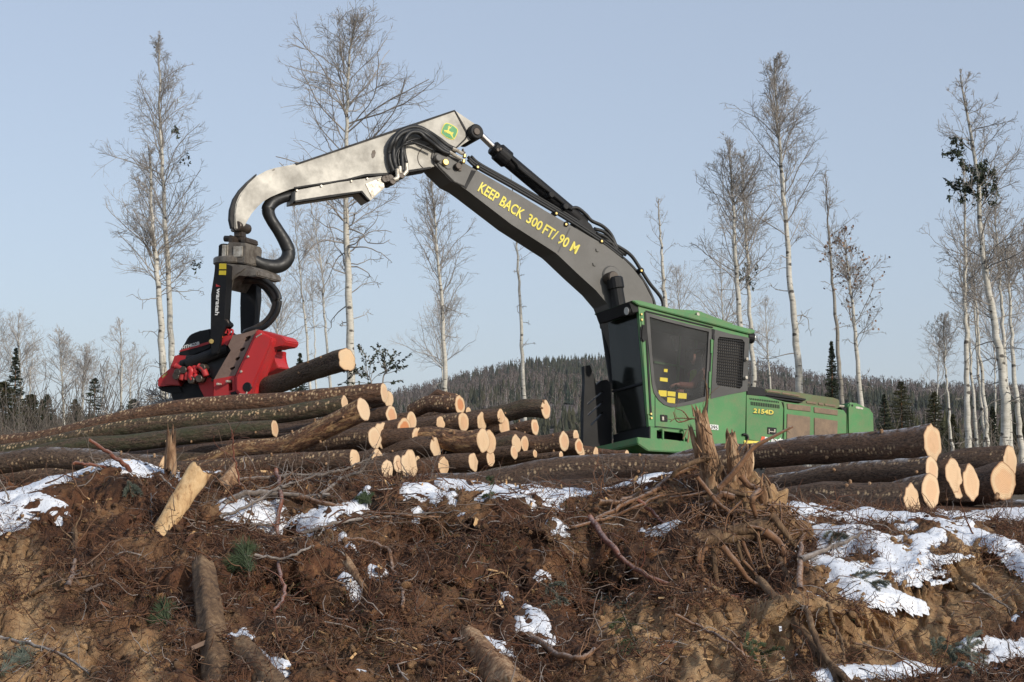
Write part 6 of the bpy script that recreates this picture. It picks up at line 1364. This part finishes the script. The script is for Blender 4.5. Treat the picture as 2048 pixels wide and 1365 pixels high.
bt('thin aspen between the hose and the tallest one, slightly curved', [(660, 770), (650, 640), (640, 520), (618, 390)], 8, 54, 620, 52, 28, .9, mat=BRP.m, dead=6)
bt('thinnest aspen of the three left of the tallest one', [(632, 775), (630, 690), (622, 560)], 5, 62, 660, 34, 20, .8, mat=BRP.m)
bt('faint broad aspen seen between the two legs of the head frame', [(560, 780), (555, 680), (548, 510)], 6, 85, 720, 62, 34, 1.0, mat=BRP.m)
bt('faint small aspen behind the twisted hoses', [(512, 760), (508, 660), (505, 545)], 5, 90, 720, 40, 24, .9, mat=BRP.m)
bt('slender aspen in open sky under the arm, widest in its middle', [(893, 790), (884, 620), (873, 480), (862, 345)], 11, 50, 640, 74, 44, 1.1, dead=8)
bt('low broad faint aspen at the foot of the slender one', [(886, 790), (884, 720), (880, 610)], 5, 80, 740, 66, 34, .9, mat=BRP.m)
bt('lone nearly branchless aspen in front of the hill', [(1048, 800), (1040, 620), (1034, 500), (1022, 350)], 9, 50, 560, 32, 12, .5, dead=8)
bt('thin gnarled tree right above the machine cab', [(1332, 640), (1326, 540), (1320, 460), (1316, 396)], 10, 52, 570, 42, 16, .6, dead=8)
bt('wide-crowned aspen just right of the cab', [(1483, 700), (1474, 560), (1466, 420), (1458, 290)], 13, 46, 590, 92, 48, 1.2, dead=6)
bt('aspen with a dark clump halfway up, behind the wide-crowned one', [(1508, 770), (1500, 620), (1492, 480), (1482, 310)], 11, 48, 560, 70, 40, 1.1, dead=8, clumps=((1500, 562, 16, 160),))
bt('tall straight aspen with a pointed crown right of the cab', [(1600, 785), (1584, 600), (1570, 420), (1555, 250), (1550, 118)], 16, 44, 500, 90, 56, 1.25, dead=8, asc=58)
bt('dark knobbly thin tree over the engine end', [(1684, 805), (1672, 640), (1660, 500), (1650, 350)], 10, 50, 560, 52, 26, .8, darkness=.6, dead=8)
bt('small aspen still holding brown leaves', [(1721, 805), (1708, 640), (1698, 560), (1688, 470)], 11, 47, 700, 66, 34, 1.0, leaves=320, dead=4)
bt('faint twig-crowned tree behind the cab roof', [(1362, 680), (1358, 610), (1352, 535)], 5, 95, 640, 42, 26, .9, mat=BRP.m)
bt('faint leaning tree behind the cab corner', [(1450, 720), (1446, 640), (1440, 520)], 6, 90, 680, 60, 30, .9, mat=BRP.m)
bt('low bushy tree between the wide-crowned and the pointed aspen', [(1540, 760), (1535, 700), (1530, 600)], 5, 80, 720, 44, 24, .9, mat=BRP.m)
bt('short aspen with a mushroom crown left of the right grove', [(1908, 925), (1897, 820), (1890, 720), (1888, 635)], 7, 44, 735, 42, 26, 1.1)
bt('pale aspen at the left front of the right grove', [(1936, 900), (1933, 720), (1930, 540), (1928, 340)], 14, 40, 640, 66, 34, .9, dead=8)
bt('thin aspen just behind the left front one of the right grove', [(1955, 900), (1944, 760), (1936, 640), (1915, 520)], 8, 43, 700, 46, 20, .8, dead=6)
bt('leaning thin aspen in the middle of the right grove', [(1972, 900), (1955, 720), (1948, 600), (1935, 470)], 8, 44, 620, 44, 20, .8, dead=6)
bt('spotted aspen right of the leaning thin one', [(1975, 895), (1965, 760), (1950, 600), (1945, 520)], 10, 42, 620, 50, 22, .8, dead=6)
bt('stoutest aspen of the right grove carrying dark growths in its crown', [(2012, 905), (2004, 740), (1985, 620), (1962, 480), (1950, 320), (1920, 150)], 20, 38, 640, 112, 50, .95, dead=18, clumps=((1918, 300, 20, 260), (1958, 345, 24, 420), (1960, 370, 28, 480), (1925, 370, 18, 180), (1905, 375, 14, 120)), asc=40)
bt('aspen pressed behind the stoutest one', [(2022, 900), (2012, 740), (2003, 600), (1988, 400)], 12, 41, 580, 66, 30, .9, dead=6)
bt('grey aspen at the right edge of the grove', [(2044, 910), (2030, 760), (2020, 620), (2014, 480)], 13, 40, 620, 70, 32, .9, dead=8)
bt('aspen leaning out of the frame on the right', [(2070, 910), (2062, 760), (2052, 600), (2046, 450)], 10, 42, 640, 70, 30, .9, dead=6)
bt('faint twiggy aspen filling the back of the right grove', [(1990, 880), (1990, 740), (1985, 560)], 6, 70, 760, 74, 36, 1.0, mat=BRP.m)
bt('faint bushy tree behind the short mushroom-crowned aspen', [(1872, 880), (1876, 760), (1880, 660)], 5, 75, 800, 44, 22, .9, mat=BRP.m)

def conifer(label, x, ytop, ybase, half, Y, mat, seed, group='dark conifers behind the deck', dens=1.0, cone=1.0):
    rs_ = np.random.RandomState(seed); m_ = Y / FPX; top = np.array(at(x, ytop, Y)); base = np.array([top[0], top[1], min(-.3, at(x, ybase, Y).z)]); H = top[2] - base[2]
    root = thing('conifer_tree', label, 'conifer', Vector(base), group); T = Tubes(); T.add([base, base * .5 + top * .5, top], [max(.05, H * .012), H * .007, .01], 7); link('trunk', T.mesh('trunk'), ROOT, root)
    zb = at(x, ybase, Y).z; Hc = top[2] - zb; n = int(280 * dens); f = np.sort(rs_.rand(n)); az = rs_.rand(n) * 6.28; b = np.stack([np.full(n, top[0]), np.full(n, top[1]), top[2] - f * Hc], 1)
    v = UNIT(np.stack([np.cos(az), np.sin(az), np.full(n, -.25) + .5 * (1 - f)], 1)); L_ = half * m_ * (f ** cone * .95 + .06) * rs_.uniform(.7, 1.15, n); k = 6; out = [b]
    for j in range(k - 1): v = UNIT(v + rs_.normal(0, .07, (n, 3)) + [0, 0, -.03 + .02 * j]); out.append(out[-1] + v * (L_ / (k - 1))[:, None])
    L1 = np.stack(out, 1); B = Tubes(); B.add(L1, np.full((n, k), .012), 3)
    per = int(26 * dens ** .5); ids = np.repeat(np.arange(n), per); t = rs_.rand(len(ids)) ** .7; p, tg = interp_paths(L1, ids, t); r_ = rs_.normal(0, 1, p.shape) * [1, 1, .5]; d = UNIT(tg * .8 + UNIT(r_) * .8 + [0, 0, -.15]); s_ = UNIT(np.cross(d, rs_.normal(0, 1, d.shape)))
    l = rs_.uniform(.5, 1, (len(p), 1)) * max(.07, .085 * half * m_); w_ = l * .22; Vv = np.stack([p, p + d * l * .5 + s_ * w_, p + d * l, p + d * l * .5 - s_ * w_], 1).reshape(-1, 3)
    n0 = B.n; B.V.append(Vv); B.F.append(np.arange(len(Vv)).reshape(-1, 4) + n0); B.n += len(Vv); link('crown', B.mesh('crown', False), mat, root); return root
conifer('slim dark spruce standing over the brush at the far left', 32, 698, 845, 30, 60, CG.m, 1)
conifer('low olive pine at the left frame edge', 8, 765, 850, 48, 55, OG.m, 2, cone=.6)
conifer('olive bush-like pine beneath the slim spruce', 62, 790, 860, 36, 58, OG.m, 3, cone=.6)
conifer('small dark conifer among the left aspens', 95, 790, 865, 34, 70, CG.m, 4)
conifer('blackish scraggly pine at the right of the left group', 190, 758, 850, 26, 62, CG.m, 5, dens=.5, cone=.5)
conifer('small conifer below the scraggly pine', 150, 800, 865, 34, 72, OG.m, 6)
conifer('pointed dark conifer left of the forked aspen', 85, 800, 865, 20, 66, CG.m, 7)
conifer('little spruce behind the held log', 600, 708, 790, 22, 68, CG.m, 8)
conifer('green spruce between the two aspens right of the engine', 1663, 684, 800, 20, 62, CG.m, 9)
conifer('broad olive pine behind the uppermost large log', 1802, 764, 880, 40, 70, OG.m, 10, cone=.75)
conifer('second broad pine right of the first behind the large log', 1868, 785, 890, 34, 66, OG.m, 11, cone=.75)
conifer('dark pine close to the machine counterweight', 1768, 790, 890, 26, 75, CG.m, 12)
conifer('small pine inside the right grove', 1985, 815, 900, 20, 60, CG.m, 13)
conifer('low conifer left of the right grove', 1905, 830, 905, 20, 58, OG.m, 14)
conifer('conifer at the right frame edge', 2040, 830, 905, 22, 60, OG.m, 15)
conifer('tiny dark conifer at the end of the left treeline', 267, 800, 835, 22, 80, CG.m, 16, cone=.5)
# low spruce scrub right of the tallest aspen
def scrub(label, pts, seed, Y, group='scrubby saplings by the pile'):
    rs_ = np.random.RandomState(seed); root = None; T = Tubes(); base = at(*pts[0], Y); root = thing('sapling', label, 'sapling', Vector((base.x, base.y, -.3)), group)
    P = smooth_path([(base.x, base.y, -.3)] + [at(x, y, Y) for x, y in pts], 16); T.add(P, np.linspace(.02, .007, 16), 5); L1, r1, l1 = children_paths(rs_, P[None], np.full((1, 16), .012), 14, .35, 1, 50, .5, np.array([2.0]), 6, .0, .25); T.add(L1, np.full((14, 6), .007), 3); link('stem', T.mesh('stem'), BR_.m, root)
    ids = np.repeat(np.arange(14), 22); p, tg = interp_paths(L1, ids, rs_.uniform(.3, 1, len(ids))); d = UNIT(tg + rs_.normal(0, .6, p.shape) + [0, 0, -.4]); s_ = UNIT(np.cross(d, rs_.normal(0, 1, d.shape))); l = .07
    Vv = np.stack([p, p + d * l * .5 + s_ * .02, p + d * l, p + d * l * .5 - s_ * .02], 1).reshape(-1, 3); tag(link('foliage', np_mesh('foliage', Vv, np.arange(len(Vv)).reshape(-1, 4), False), CG.m, root), kind='stuff')
scrub('drooping dark-needled sapling right of the tallest aspen', [(745, 790), (735, 750), (722, 738)], 1, 34)
scrub('crooked upright sapling above the topmost left log end', [(765, 775), (772, 745), (768, 712)], 2, 34)
# branches trailing from the stem at the left of the head
T = Tubes(); rs_ = np.random.RandomState(3)
TP = smooth_path([HP.hit(400, 800, .3), HP.hit(330, 805, .4), HP.hit(280, 822, .5), HP.hit(225, 838, .6)], 20); T.add(TP, np.linspace(.06, .015, 20), 8)
L1, r1, l1 = children_paths(rs_, TP[None], np.full((1, 20), .02), 34, .05, 1, 60, .34, np.array([1.6]), 7, .02, .3, .35); T.add(L1, np.linspace(1, .4, 7)[None] * np.full((34, 1), .010), 4)
L2, r2, l2 = children_paths(rs_, L1, np.full((34, 7), .01), 9, .2, 1, 45, .5, l1, 4, 0, .3); T.add(L2, np.full((len(L2), 4), .005), 3)
o = link('limbed_top', T.mesh('limbed_top'), BR_.m); root_at(o, Vector(TP[0])); tag(o, 'dark twiggy tree top trailing on the logs left of the red head', 'tree top')

# ================================================================== hills
HXK = [-400, 0, 250, 500, 700, 780, 900, 1000, 1075, 1200, 1350, 1500, 1560, 1640, 1760, 1850, 2048, 2500]
HRK = [848, 842, 835, 815, 795, 780, 752, 730, 717, 712, 715, 724, 733, 747, 758, 768, 776, 790]
YR = 1400.0
def ridge(x, y):
    px = 1024 + FPX * x / np.maximum(y, 1); top = (960 - (np.interp(px, HXK, HRK) + 20)) / FPX * YR
    f = np.clip((y - 230) / (YR - 230), 0, 1); return -.35 + (top + .35) * (f ** 1.15)
hx = np.linspace(-900, 900, 150); hy = np.linspace(225, 1500, 70); HX, HY, HF = grid(hx, hy); HX = HX * (HY / 1200.0) * 1.05
HZ = ridge(HX, HY) + fbm(HX * .012, HY * .012, 71, 4) * 6 * np.clip((HY - 300) / 400, 0, 1)
hm = NT('hill_floor'); n = hm.noise(hm.coord(), .02, 5, .7); hm.base(hm.mix(hm.rng(n, .55, .7), (.075, .058, .048), (.13, .11, .10))); hm.set(1.0)
tag(link('hills', np_mesh('hills', np.stack([HX, HY, HZ], -1).reshape(-1, 3), HF), hm.m), 'wooded hill rising behind the clearing', kind='structure')
def hill_h(x, y): return ridge(x, y) + fbm(x * .012, y * .012, 71, 4) * 6 * np.clip((y - 300) / 400, 0, 1)
rs_ = np.random.RandomState(8); N = 15000; u = rs_.rand(N); y = 260 + (1420 - 260) * u ** .72; px = rs_.uniform(-120, 2170, N); x = (px - 1024) / FPX * y; z = hill_h(x, y)
mixn = fbm(x * .010, y * .010, 81, 4) + rs_.normal(0, .22, N) + .35 * np.exp(-((px - 1180) / 140) ** 2) * (y > 900) + .15 * (px < 400)
con = mixn > .05; xs_, ys_, zs2 = x[con], y[con], z[con]; n = len(xs_); h = rs_.uniform(5, 10, n) * (.55 + .45 * np.clip(ys_ / 900, .3, 1)); V = []; F = []; nn = 0
tiers = 4; S = 6; an = np.arange(S) * 2 * math.pi / S
for k in range(tiers):
    zb_ = zs2 + h * (.10 + .22 * k); zt_ = zb_ + h * (.36 if k < 3 else .26); rr = h * .19 * (1 - .21 * k) * rs_.uniform(.7, 1.2, n); jit = rs_.uniform(.6, 1.25, (n, S)); rot_ = rs_.rand(n)[:, None] * 6
    ring = np.stack([xs_[:, None] + np.cos(an + rot_) * rr[:, None] * jit, ys_[:, None] + np.sin(an + rot_) * rr[:, None] * jit, zb_[:, None] - rs_.rand(n, S) * h[:, None] * .08], -1); tip_ = np.stack([xs_, ys_, zt_], -1)[:, None]
    blk = np.concatenate([ring, tip_], 1); V.append(blk.reshape(-1, 3)); b0 = np.arange(n)[:, None] * (S + 1) + nn
    for s in range(S): F.append(np.concatenate([b0 + s, b0 + (s + 1) % S, b0 + S], 1))
    nn += n * (S + 1)
fc = NT('distant_conifer'); c = fc.coord(); n1 = fc.noise(c, .03, 3); n2 = fc.noise(c, .6, 2); fc.base(fc.mix(fc.rng(n1, .35, .65), fc.mix(n2, (.014, .022, .018), (.036, .050, .032)), fc.mix(n2, (.030, .032, .018), (.075, .066, .036)))); fc.set(1.0)
tag(link('conifer_forest', np_mesh('conifer_forest', np.concatenate(V), np.concatenate(F), False), fc.m), 'dark conifers massed on the far hillside', 'forest', kind='stuff')
xs_, ys_, zs2 = x[~con], y[~con], z[~con]; n = len(xs_); h = rs_.uniform(7, 12, n) * (.55 + .45 * np.clip(ys_ / 900, .3, 1))
# bare hardwoods: pale stems and a haze of upswept twigs
T = Tubes(); base = np.stack([xs_, ys_, zs2], -1); topv = base + np.stack([rs_.normal(0, .4, n), rs_.normal(0, .4, n), h * .85], -1); T.add(np.stack([base, (base + topv) / 2, topv], 1), np.stack([np.full(n, .11), np.full(n, .085), np.full(n, .02)], 1), 3, rs_.rand(n))
st_ = NT('distant_stems'); st_.base(st_.mix(st_.attr('sv'), (.14, .12, .105), (.33, .31, .285))); st_.set(.9); 
tag(link('hardwood_stems', T.mesh_attr('hardwood_stems', 'sv'), st_.m), 'pale bare trunks on the far hillside', 'forest', kind='stuff')
K = 22; ids = np.repeat(np.arange(n), K); f = rs_.uniform(.30, 1.0, len(ids)); b = base[ids] * (1 - f)[:, None] + topv[ids] * f[:, None] + rs_.normal(0, 1, (len(ids), 3)) * (h[ids] * .085)[:, None] * [1, 1, .4]
d = UNIT(rs_.normal(0, .5, b.shape) + [0, 0, 1.0]); s_ = UNIT(np.cross(d, rs_.normal(0, 1, d.shape))); l = (h[ids] * rs_.uniform(.08, .20, len(ids)))[:, None]; w_ = (.045 + .00016 * ys_[ids])[:, None]
Vv = np.stack([b - s_ * w_, b + s_ * w_, b + d * l], 1).reshape(-1, 3)
tw_ = NT('distant_twigs'); n1 = tw_.noise(tw_.coord(), .02, 4); tw_.base(tw_.mix(tw_.rng(n1, .35, .65), (.080, .062, .055), (.14, .112, .10))); tw_.set(1.0)
tag(link('hardwood_crowns', np_mesh('hardwood_crowns', Vv, np.arange(len(Vv)).reshape(-1, 3), False), tw_.m), 'grey-brown leafless crowns on the far hillside', 'forest', kind='stuff')
DKB = NT('dark_brush'); n = DKB.noise(DKB.coord(), .3, 3); DKB.base(DKB.mix(DKB.rng(n, .4, .6), (.075, .06, .048), (.17, .145, .12))); DKB.set(.9)
# undergrowth between the deck and the hill
rs_ = np.random.RandomState(18); n = 7500; y = 34 + 190 * rs_.rand(n) ** 1.1; px = rs_.uniform(-100, 2150, n); keep_ = rs_.rand(n) < np.where(px < 330, 1.0, np.where(px > 1740, .6, .25)); y = y[keep_]; px = px[keep_]; n = len(y); x = (px - 1024) / FPX * y
T = Tubes(); b = np.stack([x, y, np.full(n, -.35)], -1); per = 7; B_ = np.repeat(b, per, 0); v = UNIT(rs_.normal(0, .45, B_.shape) + [0, 0, 1.]); L_ = rs_.uniform(.5, 2.2, len(B_)) * np.repeat(np.where(px < 330, 1.6, 1.0), per) * (.6 + .008 * B_[:, 1]); out = [B_]
for j in range(4): v = UNIT(v + rs_.normal(0, .22, B_.shape)); out.append(out[-1] + v * (L_ / 4)[:, None])
T.add(np.stack(out, 1), (.006 + .00012 * B_[:, 1:2]) * np.linspace(1, .5, 5)[None], 3)
tag(link('undergrowth', T.mesh('undergrowth'), DKB.m), 'leafless brush between the log deck and the hill', 'brush', kind='stuff')
n = 900; y = 110 + 130 * rs_.rand(n); px = np.where(rs_.rand(n) < .5, rs_.uniform(-100, 480, n), rs_.uniform(1720, 2150, n)); x = (px - 1024) / FPX * y; V = []; F = []; nn = 0; h = rs_.uniform(1.5, 5.2, n)
for k in range(5):
    zb_ = -.3 + h * (.05 + .19 * k); rr = h * .22 * (1 - .19 * k); jit = rs_.uniform(.5, 1.3, (n, 8)); an8 = np.arange(8) * math.pi / 4
    ring = np.stack([x[:, None] + np.cos(an8) * rr[:, None] * jit, y[:, None] + np.sin(an8) * rr[:, None] * jit, zb_[:, None] - rs_.rand(n, 8) * h[:, None] * .1], -1); tip_ = np.stack([x, y, zb_ + h * .3], -1)[:, None]
    V.append(np.concatenate([ring, tip_], 1).reshape(-1, 3)); b0 = np.arange(n)[:, None] * 9 + nn
    for s in range(8): F.append(np.concatenate([b0 + s, b0 + (s + 1) % 8, b0 + 8], 1))
    nn += n * 9
tag(link('young_conifers', np_mesh('young_conifers', np.concatenate(V), np.concatenate(F), False), OG.m), 'low conifer thicket at the edge of the clearing', 'thicket', kind='stuff')
# ================================================================== thin winter air
bm = bmesh.new(); bmesh.ops.create_cube(bm, size=1)
for v in bm.verts: v.co = Vector((v.co.x * 3000, 800 + v.co.y * 2000, 70 + v.co.z * 160))
hz = bpy.data.materials.new('haze'); hz.use_nodes = True; ht = hz.node_tree; ht.nodes.remove(ht.nodes['Principled BSDF'])
pv = ht.nodes.new('ShaderNodeVolumePrincipled'); pv.inputs['Color'].default_value = (.86, .90, 1, 1); pv.inputs['Density'].default_value = .00006; pv.inputs['Anisotropy'].default_value = 0
ht.links.new(pv.outputs[0], ht.nodes['Material Output'].inputs['Volume'])
tag(bm_link('haze', bm, hz), 'faint cold haze over the valley', 'haze', kind='stuff')
